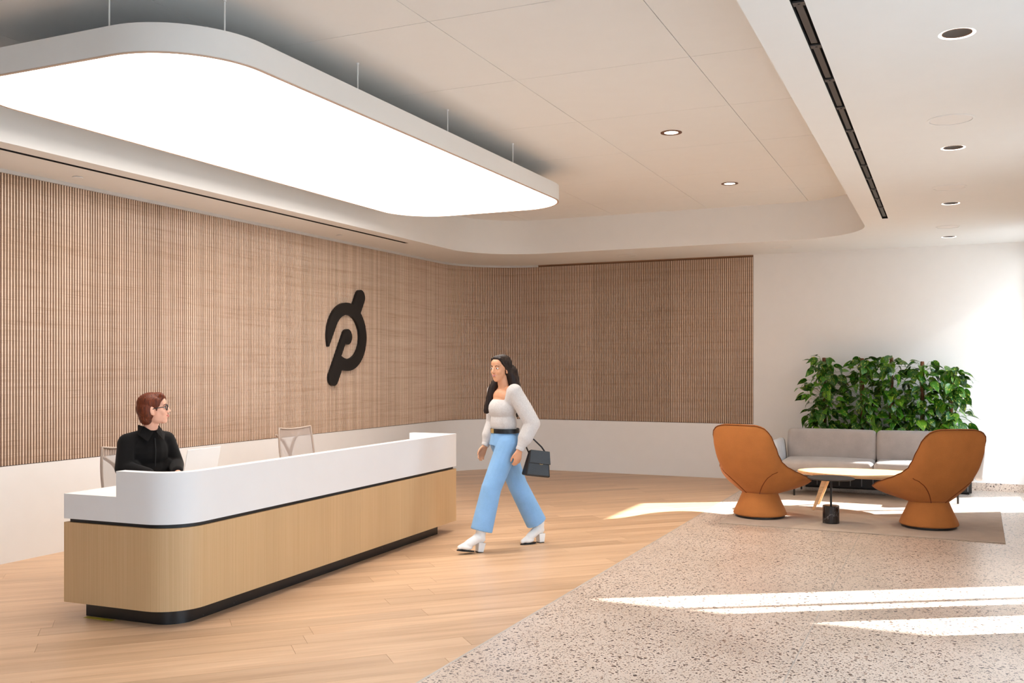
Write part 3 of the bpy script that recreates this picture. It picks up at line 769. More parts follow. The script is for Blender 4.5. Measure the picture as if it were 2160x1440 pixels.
# ------------------------------------------------------------------ wall logo
# one black letterform: an open ring with a slanted bar through it and a round hub
def cpts(c, r, a0, a1, n): return [(c[0] + r * math.cos(math.radians(a0 + (a1 - a0) * k / n)), c[1] + r * math.sin(math.radians(a0 + (a1 - a0) * k / n))) for k in range(n + 1)]
RO, RI, HR = 0.437, 0.283, 0.100
ca, sa = math.cos(math.radians(60)), math.sin(math.radians(60))
BC, TC = (-0.605 * ca, -0.605 * sa), (0.605 * ca, 0.605 * sa)
outl = cpts(BC, HR, 150, 330, 14)
outl += cpts((0, 0), RO, -106.5, 46.8, 40)
outl += cpts(TC, HR, -30, 150, 14)
outl += cpts((0, 0), RO, 73.2, 195, 34)
outl += [(-0.414, -0.135), (-0.404, -0.128)]
outl += cpts((0, 0), RI, 149, -119.5, 60)
outl += cpts((0, 0), HR, -120, 150, 24)
LM = Matrix(((0, 0, 1, XL), (1, 0, 0, 10.345), (0, 1, 0, 2.003), (0, 0, 0, 1)))
bm = bmesh.new()
vs = [bm.verts.new((x, y, 0.004)) for x, y in outl]
f = bm.faces.new(vs)
r = bmesh.ops.extrude_face_region(bm, geom=[f]); bmesh.ops.translate(bm, vec=(0, 0, 0.038), verts=[q for q in r['geom'] if isinstance(q, bmesh.types.BMVert)])
bmesh.ops.recalc_face_normals(bm, faces=bm.faces[:]); bmesh.ops.triangulate(bm, faces=[q for q in bm.faces if len(q.verts) > 4])
me = bpy.data.meshes.new('wall_logo'); bm.to_mesh(me); bm.free(); me.materials.append(LOGO)
lo = bpy.data.objects.new('wall_logo', me); C.objects.link(lo); lo.matrix_world = LM
tag(lo, 'large black ring-and-bar logo mounted on the slatted wall', 'logo')

# ------------------------------------------------------------------ lounge: rug, chairs, tables, sofa
rg = B().cushion(-1.32, 1.32, -1.5, 1.5, 0, 0.011, 0.005).obj('rug', RUG, smooth=60); rg.location = (-0.78, 11.37, 0); rg.rotation_euler = (0, 0, math.radians(-1.6))
tag(rg, 'flat beige woven rug under the lounge chairs', 'rug')
RZ = 0.011
def interp(tab, x):
    for (a, b_), (c, d) in zip(tab[:-1], tab[1:]):
        if x <= c:
            k = (x - a) / (c - a); k = k * k * (3 - 2 * k) * 0.5 + k * 0.5; return b_ + (d - b_) * k
    return tab[-1][1]
ZR = [(0, 1.005), (20, 1.003), (28, 0.985), (35, 0.93), (42, 0.81), (49, 0.70), (57, 0.615), (68, 0.56), (82, 0.51), (100, 0.455), (118, 0.395), (130, 0.37), (150, 0.365), (180, 0.365)]
RR = [(0, 0.50), (18, 0.52), (28, 0.55), (35, 0.555), (42, 0.51), (49, 0.455), (57, 0.425), (68, 0.42), (82, 0.44), (100, 0.49), (118, 0.53), (130, 0.538), (142, 0.515), (158, 0.46), (180, 0.43)]
def lounge_chair(loc, heading, label):
    """heading: direction the sitter faces (radians); the back is at -y before rotation"""
    t = thing('lounge_chair', loc, heading - PI / 2, label, 'lounge chair', 'pair of ochre swivel lounge chairs')
    def P(dl, k, grow=0.0):
        d = ((dl + 180) % 360) - 180; a = abs(d)
        R, Z = interp(RR, a) - grow, interp(ZR, a) - grow * 0.25
        r0 = 0.165 - grow * 0.4; z0 = 0.245 + grow
        e = 2.1 - 0.55 * min(1, max(0, (a - 40) / 80)); r = r0 + (R - r0) * (1 - (1 - k) ** e); z = z0 + (Z - z0) * k
        ang = math.radians(-90 + d)
        return (r * math.cos(ang), r * math.sin(ang), z)
    nA, nK = 96, 16
    vs = [P(360 * i / nA, j / nK) for j in range(nK + 1) for i in range(nA)]
    th = 0.045; o2 = len(vs)
    vs += [P(360 * i / nA, j / nK, th) for j in range(nK + 1) for i in range(nA)]
    fs = []
    for j in range(nK):
        for i in range(nA):
            q = (i + 1) % nA; fs.append((j * nA + i, j * nA + q, (j + 1) * nA + q, (j + 1) * nA + i))
            fs.append((o2 + j * nA + q, o2 + j * nA + i, o2 + (j + 1) * nA + i, o2 + (j + 1) * nA + q))
    # rounded lip
    lip = len(vs)
    for i in range(nA):
        a, b_ = Vector(vs[nK * nA + i]), Vector(vs[o2 + nK * nA + i]); m = (a + b_) / 2; m.z += 0.012; vs.append(tuple(m))
    for i in range(nA):
        q = (i + 1) % nA
        fs += [(nK * nA + i, nK * nA + q, lip + q, lip + i), (lip + i, lip + q, o2 + nK * nA + q, o2 + nK * nA + i)]
        fs += [(o2 + i, o2 + q, q, i)]
    B().add(vs, fs).obj('shell', ORANGE, t, smooth=180)
    rim = [P(360 * i / nA, 0.995) for i in range(nA + 1)]
    B().tube([(x * 1.004, y * 1.004, z) for x, y, z in rim], 0.0045, 6).obj('rim_piping', ORANGE_D, t, smooth=180)
    B().ell((0, 0.05, 0.385), (0.27, 0.27, 0.05)).obj('seat_cushion', ORANGE, t, smooth=180)
    for s in (-1, 1):
        B().tube([tuple(Vector(P(s * (24 + 27 * k / 10), 0.02 + 0.60 * k / 10)) * 1.003) for k in range(11)], 0.0045, 6).obj('seam', ORANGE_D, t, smooth=180)
    B().tube([tuple(Vector(P(360 * i / 48, 0.015)) * 1.01) for i in range(49)], 0.004, 6).obj('seam', ORANGE_D, t, smooth=180)
    B().lathe([(0.255, 0.022), (0.276, 0.03), (0.279, 0.042), (0.262, 0.085), (0.225, 0.165), (0.195, 0.235), (0.178, 0.285), (0.14, 0.30)], 48).obj('pedestal', ORANGE, t, smooth=60)
    B().lathe([(0.25, 0.0), (0.258, 0.004), (0.258, 0.024), (0.25, 0.026)], 40).obj('glide', BLACK, t, smooth=40)
    return t
lounge_chair((-1.82, 10.50, RZ), math.atan2(0.965, 0.266), 'ochre lounge chair on the left, its back beside the slatted wall edge')
lounge_chair((-0.155, 10.50, RZ), math.atan2(0.85, -0.52), 'ochre lounge chair on the right, hiding the end of the sofa')

t = thing('side_table', (-1.075, 10.34, RZ), 0, 'small black side table with a marble cylinder foot', 'side table')
B().lathe([(0.078, 0), (0.083, 0.003), (0.083, 0.178), (0.079, 0.182), (0.01, 0.182)], 40).obj('foot', MARBLE, t, smooth=40)
B().lathe([(0.011, 0.18), (0.011, 0.452)], 14).obj('post', BLACK, t, smooth=60)
B().lathe([(0.05, 0.450), (0.215, 0.452), (0.232, 0.458), (0.234, 0.466), (0.229, 0.468), (0.01, 0.465)], 48).obj('tabletop', plain('dark_tabletop', rgb(58, 54, 52), 0.5), t, smooth=50)

t = thing('coffee_table', (-0.82, 11.46, RZ), 0, 'oval pale oak coffee table with splayed legs', 'coffee table')
def oval(a, b_, n=64): return [(a * math.cos(2 * PI * k / n), b_ * math.sin(2 * PI * k / n)) for k in range(n)]
ov = B(); lv = [(0.96, 0.385), (0.985, 0.392), (1.0, 0.405), (1.0, 0.416), (0.992, 0.422), (0.9, 0.422)]
vs = [(x * q, y * q, z) for q, z in lv for x, y in oval(0.74, 0.40)]; n = 64
fs = [(i * n + k, i * n + (k + 1) % n, (i + 1) * n + (k + 1) % n, (i + 1) * n + k) for i in range(len(lv) - 1) for k in range(n)]
fs += [tuple(range(n - 1, -1, -1)), tuple((len(lv) - 1) * n + k for k in range(n))]
ov.add(vs, fs).obj('tabletop', TABLEWOOD, t, smooth=50)
for sx in (-1, 1):
    for sy in (-1, 1):
        a = Vector((sx * 0.40, sy * 0.17, 0.39)); b_ = Vector((sx * 0.535, sy * 0.245, 0.0))
        w = B()
        for q, (hw, hd) in ((a, (0.026, 0.016)), (b_, (0.013, 0.010))):
            pass
        A4 = [a + Vector((dx * 0.034, dy * 0.018, 0)) for dx, dy in ((-1, -1), (1, -1), (1, 1), (-1, 1))]; B4 = [b_ + Vector((dx * 0.014, dy * 0.011, 0)) for dx, dy in ((-1, -1), (1, -1), (1, 1), (-1, 1))]
        w.add([tuple(p) for p in B4 + A4], [(3, 2, 1, 0), (4, 5, 6, 7), (0, 1, 5, 4), (1, 2, 6, 5), (2, 3, 7, 6), (3, 0, 4, 7)]).obj('leg', TABLEWOOD, t, bevel=0.004)
B().box(-0.42, 0.42, -0.02, 0.02, 0.36, 0.39).box(-0.42, -0.38, -0.19, 0.19, 0.36, 0.39).box(0.38, 0.42, -0.19, 0.19, 0.36, 0.39).obj('under_frame', TABLEWOOD, t)

# sofa (faces -y)
t = thing('sofa', (-0.80, 12.78, 0), 0, 'grey two-seat sofa with thin black legs in front of the plants', 'sofa')
SH = 1.10
B().cushion(-SH, SH, -0.42, 0.36, 0.275, 0.318, 0.015).obj('frame', OFFFAB, t, smooth=60)
B().box(-SH + 0.03, SH - 0.03, -0.40, 0.34, 0.262, 0.276).obj('base_rail', DARKG, t)
for x0, x1 in ((-SH + 0.01, -0.004), (0.004, SH - 0.01)):
    B().cushion(x0, x1, -0.43, 0.20, 0.318, 0.455, 0.055, 0.022, 0.008).obj('seat_cushion', GREYFAB, t, smooth=180)
    M = Matrix.Translation((0, 0.20, 0.42)) @ Matrix.Rotation(math.radians(-9), 4, 'X') @ Matrix.Translation((0, -0.20, -0.42))
    B().cushion(x0 + 0.004, x1 - 0.002, 0.12, 0.27, 0.40, 0.815, 0.05, 0.006, 0.012, M=M).obj('back_cushion', GREYFAB, t, smooth=180)
B().cushion(-SH + 0.03, SH - 0.03, 0.265, 0.345, 0.318, 0.74, 0.03).obj('backrest', GREYFAB, t, smooth=60)
for s in (-1, 1):
    M = Matrix.Translation((s * (SH + 0.045), 0, 0.29)) @ Matrix.Rotation(math.radians(s * 7), 4, 'Y')
    B().cushion(-0.055, 0.055, -0.42, 0.30, 0.0, 0.40, 0.052, 0.0, 0.012, M=M).obj('armrest', OFFFAB, t, smooth=180)
for x in (-0.93, 0.93):
    for y, zz in ((-0.37, 0), (0.29, 0)):
        B().lathe([(0.012, RZ if y < 0.2 else 0.011), (0.013, 0.264)], 12, (x, y, 0)).obj('leg', BLACK, t, smooth=40)

# planter behind the sofa
t = thing('planter_box', (-0.73, 13.69, 0), 0, 'long black ribbed planter box behind the sofa', 'planter')
RIB = plain('grey_rib', rgb(112, 112, 114), 0.5)
pb = B(); HX, HY, PH = 1.03, 0.245, 0.62
pb.box(-HX, HX, -HY, -HY + 0.02, 0.02, PH).box(-HX, HX, HY - 0.02, HY, 0.02, PH).box(-HX, -HX + 0.02, -HY + 0.02, HY - 0.02, 0.02, PH).box(HX - 0.02, HX, -HY + 0.02, HY - 0.02, 0.02, PH).box(-HX + 0.02, HX - 0.02, -HY + 0.02, HY - 0.02, 0.02, 0.06)
pb.obj('box', BLACK, t)
B().box(-HX + 0.03, HX - 0.03, -HY + 0.03, HY - 0.03, 0, 0.02).obj('foot', BLACKM, t)
for k in range(15):
    x = -HX + 0.045 + k * (2 * HX - 0.09) / 14
    B().box(x - 0.006, x + 0.006, -HY - 0.012, -HY, 0.04, PH - 0.02).obj('rib', RIB, t)
B().box(-HX + 0.021, HX - 0.021, -HY + 0.021, HY - 0.021, 0.50, 0.56).obj('soil', SOIL, t)

# climbing plants on poles
def leaf_mesh(seed, curl, fold, wd):
    rr = random.Random(seed); rows = [(0.0, 0.10), (0.06, 0.46), (0.18, 0.72), (0.36, 0.80), (0.56, 0.68), (0.76, 0.42), (0.90, 0.18), (1.0, 0.01)]
    vs = []
    for y, w in rows:
        back = 0.10 if y == 0.0 else 0
        for q in (-1, -0.5, 0, 0.5, 1):
            x = q * w * wd * 0.5
            yy = y - (0.10 * abs(q) if y < 0.1 else 0.04 * abs(q))
            z = -curl * y * y + fold * abs(x) + 0.03 * math.sin(7 * y + seed) * abs(q)
            vs.append((x, yy, z))
    fs = [(j * 5 + i, j * 5 + i + 1, (j + 1) * 5 + i + 1, (j + 1) * 5 + i) for j in range(len(rows) - 1) for i in range(4)]
    me = B().add(vs, fs).mesh('leaf'); me.materials.append(LEAF); shade(me, 180)
    return me
LEAVES = [leaf_mesh(1, 0.25, 0.22, 0.95), leaf_mesh(2, 0.45, 0.10, 1.05), leaf_mesh(3, 0.15, 0.32, 0.85), leaf_mesh(4, 0.6, 0.2, 0.95)]
def climber(x, y, ztop, seed, label, spread=0.20, count=84):
    rr = random.Random(seed)
    t = thing('climbing_plant', (x, y, 0.56), 0, label, 'plant', 'climbing plants in the planter box')
    H = ztop - 0.56
    B().lathe([(0.024, 0), (0.025, H * 0.5), (0.024, H - 0.01), (0.02, H)], 14).obj('pole', MOSS, t, smooth=60)
    vine = B()
    for k in range(4):
        a0 = rr.uniform(0, 6.28); vine.tube([(0.032 * math.cos(a0 + q * 0.35), 0.032 * math.sin(a0 + q * 0.35), H * q / 14) for q in range(14)], 0.004, 5)
    for i in range(count):
        h = H * (0.01 + 0.97 * ((i + rr.random()) / count) ** 1.08); th = rr.uniform(0, 2 * PI)
        if math.sin(th) > 0.35 and rr.random() < 0.75: th = -th
        f = 1.0 - 0.55 * max(0, (h / H - 0.72) / 0.28)
        st = rr.uniform(0.04, spread) * f + 0.03
        base = Vector((st * math.cos(th), st * math.sin(th) * 0.85, h + rr.uniform(0.0, 0.05)))
        L = rr.uniform(0.09, 0.165)
        pit = math.radians(rr.uniform(-62, 14)); az = th + rr.uniform(-0.5, 0.5)
        if base.y + math.sin(az) * L > YB - y - 0.05: az = -abs(az)
        Y = Vector((math.cos(az) * math.cos(pit), math.sin(az) * math.cos(pit), math.sin(pit)))
        X = Vector((-math.sin(az), math.cos(az), 0)) * -1
        Z = X.cross(Y)
        roll = rr.uniform(-0.8, 0.8); X2 = X * math.cos(roll) + Z * math.sin(roll); Z2 = X2.cross(Y)
        o = bpy.data.objects.new('leaf', rr.choice(LEAVES)); C.objects.link(o); o.parent = t
        o.matrix_local = Matrix(((X2.x, Y.x, Z2.x, base.x), (X2.y, Y.y, Z2.y, base.y), (X2.z, Y.z, Z2.z, base.z), (0, 0, 0, 1))) @ Matrix.Diagonal((L, L, L, 1))
        vine.tube([(0.028 * math.cos(th), 0.028 * math.sin(th), max(h - 0.05, 0.01)), tuple(base * 0.6 + Vector((0, 0, 0.4 * h + 0.01))), tuple(base)], 0.0022, 4)
    vine.obj('vines', STEM, t, smooth=180)
for i, (px, zt, lb) in enumerate(((-1.508, 1.745, 'leftmost bushy climbing plant on a brown pole behind the sofa'), (-1.02, 1.735, 'second climbing plant from the left, its pole bare near the top'),
                     (-0.655, 1.745, 'middle climbing plant of the five behind the sofa'), (-0.28, 1.69, 'fourth climbing plant from the left, yellow-green leaves at its tip'),
                     (0.06, 1.60, 'rightmost and lowest climbing plant behind the right lounge chair'))):
    climber(px, 13.64, zt, 100 + i, lb, 0.28 if i == 0 else 0.23, 210 if i == 0 else 175)

# ------------------------------------------------------------------ people
def slab(pts, th):
    pts = [Vector(p) for p in pts]; n = (pts[1] - pts[0]).cross(pts[2] - pts[0]).normalized() * th / 2; k = len(pts)
    return B().add([tuple(p + n) for p in pts] + [tuple(p - n) for p in pts], [tuple(range(k)), tuple(range(2 * k - 1, k - 1, -1))] + [(i, k + i, k + (i + 1) % k, (i + 1) % k) for i in range(k)])
def hand(b, W, d, nrm, side, curl=0.35, sc=1.0, thumb=0.5):
    W = Vector(W); d = Vector(d).normalized(); nrm = (Vector(nrm) - d * Vector(nrm).dot(d)).normalized(); side = (Vector(side) - d * Vector(side).dot(d) - nrm * Vector(side).dot(nrm)).normalized()
    for off, L, kd in ((0.028, 0.070, 0.084), (0.0095, 0.078, 0.088), (-0.009, 0.072, 0.085), (-0.0265, 0.056, 0.078)):
        K = W + (d * kd + side * off) * sc
        b.caps(W + side * off * 0.55 * sc, 0.0155 * sc, K, 0.0115 * sc, 10)
        p = K; ang = curl * 0.8
        for fr, r0, r1 in ((0.45, 0.0098, 0.0088), (0.31, 0.0088, 0.008), (0.24, 0.008, 0.0065)):
            v = d * math.cos(ang) + nrm * math.sin(ang); q = p + v * L * fr * sc; b.caps(p, r0 * sc, q, r1 * sc, 10); p = q; ang += curl
    T0 = W + (d * 0.02 + side * 0.022) * sc; T1 = T0 + (d * 0.038 + side * 0.028 * thumb * 1.6 + nrm * 0.012) * sc; T2 = T1 + (d * 0.030 + side * 0.008 + nrm * 0.012) * sc; T3 = T2 + (d * 0.022 - side * 0.002 + nrm * 0.008) * sc
    b.caps(T0, 0.016 * sc, T1, 0.0115 * sc, 10); b.caps(T1, 0.0115 * sc, T2, 0.0095 * sc, 10); b.caps(T2, 0.0095 * sc, T3, 0.0075 * sc, 10)
def head(b, Hm):
    R = Hm.to_3x3(); P = lambda p: Hm @ Vector(p)
    E = lambda c, r: b.ell(P(c), r, R)
    E((0, -0.014, 0.032), (0.074, 0.094, 0.084)); E((0, 0.022, -0.028), (0.059, 0.066, 0.084)); E((0, 0.016, -0.068), (0.050, 0.058, 0.042))
    E((0, 0.054, -0.092), (0.031, 0.027, 0.026)); E((0, 0.062, -0.068), (0.036, 0.022, 0.032)); E((0, 0.050, 0.045), (0.056, 0.040, 0.045))
    for s in (-1, 1):
        E((s * 0.034, 0.056, -0.030), (0.024, 0.024, 0.026)); E((s * 0.010, 0.094, -0.034), (0.008, 0.010, 0.007))
        E((s * 0.074, -0.012, -0.012), (0.010, 0.020, 0.031)); E((s * 0.073, -0.004, -0.036), (0.008, 0.011, 0.012))
    b.caps(P((-0.032, 0.076, 0.020)), 0.011, P((0.032, 0.076, 0.020)), 0.011)
    b.caps(P((0, 0.086, 0.008)), 0.008, P((0, 0.102, -0.028)), 0.0115); E((0, 0.080, -0.063), (0.025, 0.013, 0.014))
def face(parent, Hm, brow, lip):
    R = Hm.to_3x3(); P = lambda p: Hm @ Vector(p)
    for s in (-1, 1):
        e = B().ell(P((s * 0.031, 0.0775, 0.002)), (0.0135, 0.0085, 0.0075), R, 14).obj('eye', EYEW, parent, smooth=180)
        B().ell(P((s * 0.031, 0.0838, 0.002)), (0.0058, 0.0032, 0.0060), R, 12).obj('iris', EYED, e, smooth=180)
        B().tube([P((s * 0.015, 0.0865, 0.021)), P((s * 0.031, 0.0855, 0.026)), P((s * 0.050, 0.071, 0.019))], [0.0035, 0.0034, 0.002], 6).obj('eyebrow', brow, parent, smooth=180)
    B().tube([P((-0.024, 0.083, -0.058)), P((-0.010, 0.0925, -0.0575)), P((0, 0.0930, -0.0590)), P((0.010, 0.0925, -0.0575)), P((0.024, 0.083, -0.058))], [0.002, 0.0042, 0.0042, 0.0042, 0.002], 6).tube([P((-0.022, 0.083, -0.0635)), P((0, 0.0925, -0.0685)), P((0.022, 0.083, -0.0635))], [0.002, 0.005, 0.002], 6).obj('lips', lip, parent, smooth=180)

# --- seated person behind the desk
hd = math.radians(-16)
root_loc, root_rot = (-5.50, 5.40, 0), hd - PI / 2
HC = (0.0, 0.21, 1.302)
Hm = Matrix.Translation(HC) @ Matrix.Rotation(math.radians(57), 4, 'Z') @ Matrix.Rotation(math.radians(7), 4, 'X')
b = B(); head(b, Hm)
b.caps((0, 0.185, 1.235), 0.050, (0, 0.135, 1.10), 0.056); b.ell((0, 0.10, 1.03), (0.13, 0.08, 0.10)); b.ell((0, 0.09, 0.93), (0.13, 0.09, 0.14)); b.ell((0, 0.04, 0.75), (0.12, 0.09, 0.15)); b.ell((0, 0.0, 0.60), (0.15, 0.11, 0.10))
for s in (-1, 1):
    b.caps((s * 0.06, 0.11, 1.09), 0.045, (s * 0.155, 0.11, 1.07), 0.045); b.caps((s * 0.155, 0.11, 1.07), 0.042, (s * 0.205, 0.16, 0.87), 0.035); b.caps((s * 0.205, 0.16, 0.87), 0.034, (s * 0.10, 0.365, 0.835), 0.024)
    hand(b, (s * 0.10, 0.365, 0.835), (-s * 0.35, 1, -0.12), (0, 0, -1), (-s, 0.2, 0), 0.22, 0.95)
    b.caps((s * 0.09, 0.0, 0.57), 0.075, (s * 0.12, 0.40, 0.57), 0.055); b.caps((s * 0.12, 0.40, 0.57), 0.052, (s * 0.12, 0.36, 0.13), 0.036); b.caps((s * 0.12, 0.33, 0.06), 0.032, (s * 0.12, 0.50, 0.045), 0.026)
p1 = remesh(b, 'person', SKIN1, voxel=0.005, smooth=5); p1.location = root_loc; p1.rotation_euler = (0, 0, root_rot)
tag(p1, 'seated person in black jacket and dark glasses, short auburn hair, behind the desk', 'person')
face(p1, Hm, HAIR1, LIP)
R = Hm.to_3x3(); P = lambda p: Hm @ Vector(p)
h = B()
for c, r in (((0, -0.020, 0.052), (0.084, 0.098, 0.074)), ((0, -0.048, 0.005), (0.085, 0.078, 0.090)), ((0, -0.062, -0.055), (0.068, 0.052, 0.058)), ((0, 0.030, 0.085), (0.062, 0.056, 0.036))): h.ell(P(c), r, R)
for s in (-1, 1):
    h.ell(P((s * 0.066, 0.018, 0.045)), (0.016, 0.036, 0.042), R); h.ell(P((s * 0.072, -0.040, -0.010)), (0.013, 0.030, 0.055), R); h.caps(P((s * 0.070, 0.026, 0.03)), 0.010, P((s * 0.071, 0.020, -0.012)), 0.006)
h.caps(P((0.045, 0.066, 0.088)), 0.020, P((-0.045, 0.076, 0.062)), 0.016); h.caps(P((-0.045, 0.076, 0.062)), 0.015, P((-0.064, 0.052, 0.030)), 0.012); h.caps(P((0.045, 0.070, 0.082)), 0.017, P((0.066, 0.046, 0.050)), 0.012)
remesh(h, 'hair', HAIR1, p1, 0.005, 4)
gl = B()
for s in (-1, 1):
    gl.tube([P((s * 0.032 + 0.0225 * math.cos(2 * PI * k / 20), 0.096 - 0.010 * abs(s * 0.032 + 0.0225 * math.cos(2 * PI * k / 20)) / 0.05, 0.000 + 0.0195 * math.sin(2 * PI * k / 20))) for k in range(21)], 0.0036, 6)
    gl.tube([P((s * 0.054, 0.087, 0.006)), P((s * 0.072, 0.070, 0.007)), P((s * 0.079, 0.0, 0.004)), P((s * 0.080, -0.018, -0.012))], 0.0032, 6)
gl.tube([P((-0.010, 0.097, 0.004)), P((0, 0.100, 0.007)), P((0.010, 0.097, 0.004))], 0.0024, 6)
gl.obj('glasses', BLACK, p1, smooth=180)
j = B()
j.ell((0, 0.095, 0.98), (0.185, 0.125, 0.165)); j.ell((0, 0.07, 0.82), (0.19, 0.15, 0.20)); j.ell((0, 0.02, 0.65), (0.20, 0.16, 0.12)); j.caps((0, 0.15, 1.135), 0.060, (0, 0.12, 1.05), 0.09)
for s in (-1, 1):
    j.caps((s * 0.05, 0.11, 1.085), 0.062, (s * 0.155, 0.11, 1.062), 0.064); j.caps((s * 0.155, 0.11, 1.055), 0.068, (s * 0.205, 0.155, 0.875), 0.062); j.caps((s * 0.205, 0.155, 0.875), 0.062, (s * 0.115, 0.335, 0.846), 0.042)
    j.caps((s * 0.13, 0.18, 0.90), 0.03, (s * 0.02, 0.20, 0.78), 0.02)
jk = remesh(j, 'jacket', BLACKCLOTH, p1, 0.007, 6)
for s in (-1, 1):
    slab([(s * 0.012, 0.224, 1.130), (s * 0.062, 0.172, 1.172), (s * 0.070, 0.11, 1.182), (s * 0.105, 0.176, 1.118), (s * 0.062, 0.240, 1.070)], 0.008).obj('collar', BLACKCLOTH, p1, bevel=0.003)
B().tube([(0.0, 0.222, 1.09), (0.0, 0.232, 1.0), (0.0, 0.225, 0.88)], 0.004, 6).obj('placket', BLACKM, p1)
tr = B(); tr.ell((0, 0.0, 0.59), (0.185, 0.145, 0.095))
for s in (-1, 1): tr.caps((s * 0.09, 0.0, 0.575), 0.088, (s * 0.12, 0.40, 0.572), 0.070); tr.caps((s * 0.12, 0.40, 0.57), 0.068, (s * 0.12, 0.36, 0.14), 0.055)
remesh(tr, 'trousers', BLACKCLOTH, p1, 0.008, 5)
for s in (-1, 1):
    sh = B(); sh.caps((s * 0.12, 0.32, 0.055), 0.040, (s * 0.12, 0.51, 0.042), 0.034); sh.box(s * 0.12 - 0.035, s * 0.12 + 0.035, 0.285, 0.53, 0.0, 0.03)
    remesh(sh, 'shoe', LEATHERB, p1, 0.006, 3)

# --- walking person
WL, WR = (-3.59, 7.79, 0), math.radians(143.1)
Hm = Matrix.Translation((0.0, 0.045, 1.598)) @ Matrix.Rotation(math.radians(20), 4, 'Z') @ Matrix.Rotation(math.radians(-1), 4, 'X')
LS, LE, LW = (-0.168, -0.005, 1.395), (-0.255, -0.135, 1.115), (-0.245, -0.010, 0.885)
RS, RE, RW = (0.168, 0.015, 1.395), (0.220, -0.005, 1.11), (0.195, 0.10, 0.895)
HIPL, KNL, ANL = (-0.085, 0.01, 0.93), (-0.090, 0.185, 0.545), (-0.090, 0.292, 0.145)
HIPR, KNR, ANR = (0.085, -0.01, 0.93), (0.075, -0.175, 0.535), (0.062, -0.385, 0.145)
b = B(); head(b, Hm)
b.caps((0, 0.03, 1.535), 0.047, (0, 0.005, 1.41), 0.052); b.ell((0, 0.01, 1.345), (0.135, 0.085, 0.085)); b.ell((0, 0.02, 1.26), (0.130, 0.095, 0.13)); b.ell((0, 0.0, 1.08), (0.108, 0.080, 0.13)); b.ell((0, -0.015, 0.95), (0.145, 0.105, 0.10))
for S_, E_, W_ in ((LS, LE, LW), (RS, RE, RW)):
    b.caps((S_[0] * 0.4, 0, 1.40), 0.042, S_, 0.044); b.caps(S_, 0.042, E_, 0.034); b.caps(E_, 0.034, W_, 0.022)
hand(b, LW, (0.02, 0.18, -1), (1, 0.0, 0), (0.1, 1, 0.1), 0.42, 0.95)
hand(b, RW, (-0.05, 0.45, -0.9), (-1, 0, 0), (0, 1, 0.2), 0.35, 0.95)
for H_, K_, A_ in ((HIPL, KNL, ANL), (HIPR, KNR, ANR)):
    b.caps(H_, 0.082, K_, 0.052); b.caps(K_, 0.050, A_, 0.028)
b.caps(ANL, 0.026, (-0.092, 0.36, 0.085), 0.016); b.caps(ANR, 0.026, (0.058, -0.31, 0.065), 0.016)
p2 = remesh(b, 'person', SKIN2, voxel=0.005, smooth=5); p2.location = WL; p2.rotation_euler = (0, 0, WR)
tag(p2, 'walking person in grey sweater, light blue trousers and white heeled boots', 'person')
face(p2, Hm, HAIR2, LIP)
R = Hm.to_3x3(); P = lambda p: Hm @ Vector(p)
B().tube([P((-0.022, 0.086, -0.0605)), P((0, 0.0945, -0.0625)), P((0.022, 0.086, -0.0605))], [0.0015, 0.003, 0.0015], 6).obj('teeth', EYEW, p2, smooth=180)
h = B()
for c, r in (((0, -0.024, 0.052), (0.083, 0.098, 0.076)), ((0, -0.050, 0.0), (0.083, 0.076, 0.095)), ((0, 0.020, 0.088), (0.056, 0.055, 0.032))): h.ell(P(c), r, R)
for s in (-1, 1):
    h.caps(P((s * 0.045, 0.052, 0.085)), 0.015, P((s * 0.069, 0.02, 0.03)), 0.013); h.caps(P((s * 0.070, 0.012, 0.03)), 0.014, P((s * 0.074, -0.040, -0.06)), 0.022)
h.caps((0.0, -0.05, 1.56), 0.075, (0.0, -0.095, 1.36), 0.072); h.caps((0.0, -0.095, 1.36), 0.070, (0.0, -0.105, 1.20), 0.045)
h.caps((0.065, 0.0, 1.56), 0.035, (0.110, 0.065, 1.42), 0.042); h.caps((0.110, 0.065, 1.42), 0.042, (0.115, 0.125, 1.22), 0.030)
h.caps((-0.055, -0.03, 1.55), 0.035, (-0.075, -0.085, 1.40), 0.045)
remesh(h, 'hair', HAIR2, p2, 0.006, 5)
# sweater: body, full sleeves, scoop neck left open
k = B()
k.ell((0, 0.022, 1.24), (0.160, 0.120, 0.115)); k.ell((0, 0.012, 1.12), (0.148, 0.112, 0.14)); k.ell((0, 0.0, 1.04), (0.140, 0.108, 0.055)); k.ell((0, 0.075, 1.225), (0.115, 0.060, 0.065))
for S_, E_, W_ in ((LS, LE, LW), (RS, RE, RW)):
    Sv, Ev, Wv = Vector(S_), Vector(E_), Vector(W_); s = -1 if S_[0] < 0 else 1
    k.caps((s * 0.125, 0.0, 1.395), 0.050, Sv, 0.066); k.caps((s * 0.12, 0.0, 1.32), 0.062, Sv, 0.07); k.caps(Sv, 0.068, Sv.lerp(Ev, 0.6), 0.074); k.caps(Sv.lerp(Ev, 0.6), 0.074, Ev, 0.072); k.caps(Ev, 0.070, Ev.lerp(Wv, 0.55), 0.066); k.caps(Ev.lerp(Wv, 0.55), 0.064, Ev.lerp(Wv, 0.90), 0.036)
k.ell((0, -0.055, 1.33), (0.13, 0.065, 0.09))
remesh(k, 'sweater', KNIT, p2, 0.007, 6)
for S_, E_, W_ in ((LS, LE, LW), (RS, RE, RW)):
    Ev, Wv = Vector(E_), Vector(W_); B().tube([tuple(Ev.lerp(Wv, q)) for q in (0.86, 0.90, 0.97, 1.0)], [0.034, 0.038, 0.036, 0.033], 16).obj('cuff', KNIT, p2, smooth=60)
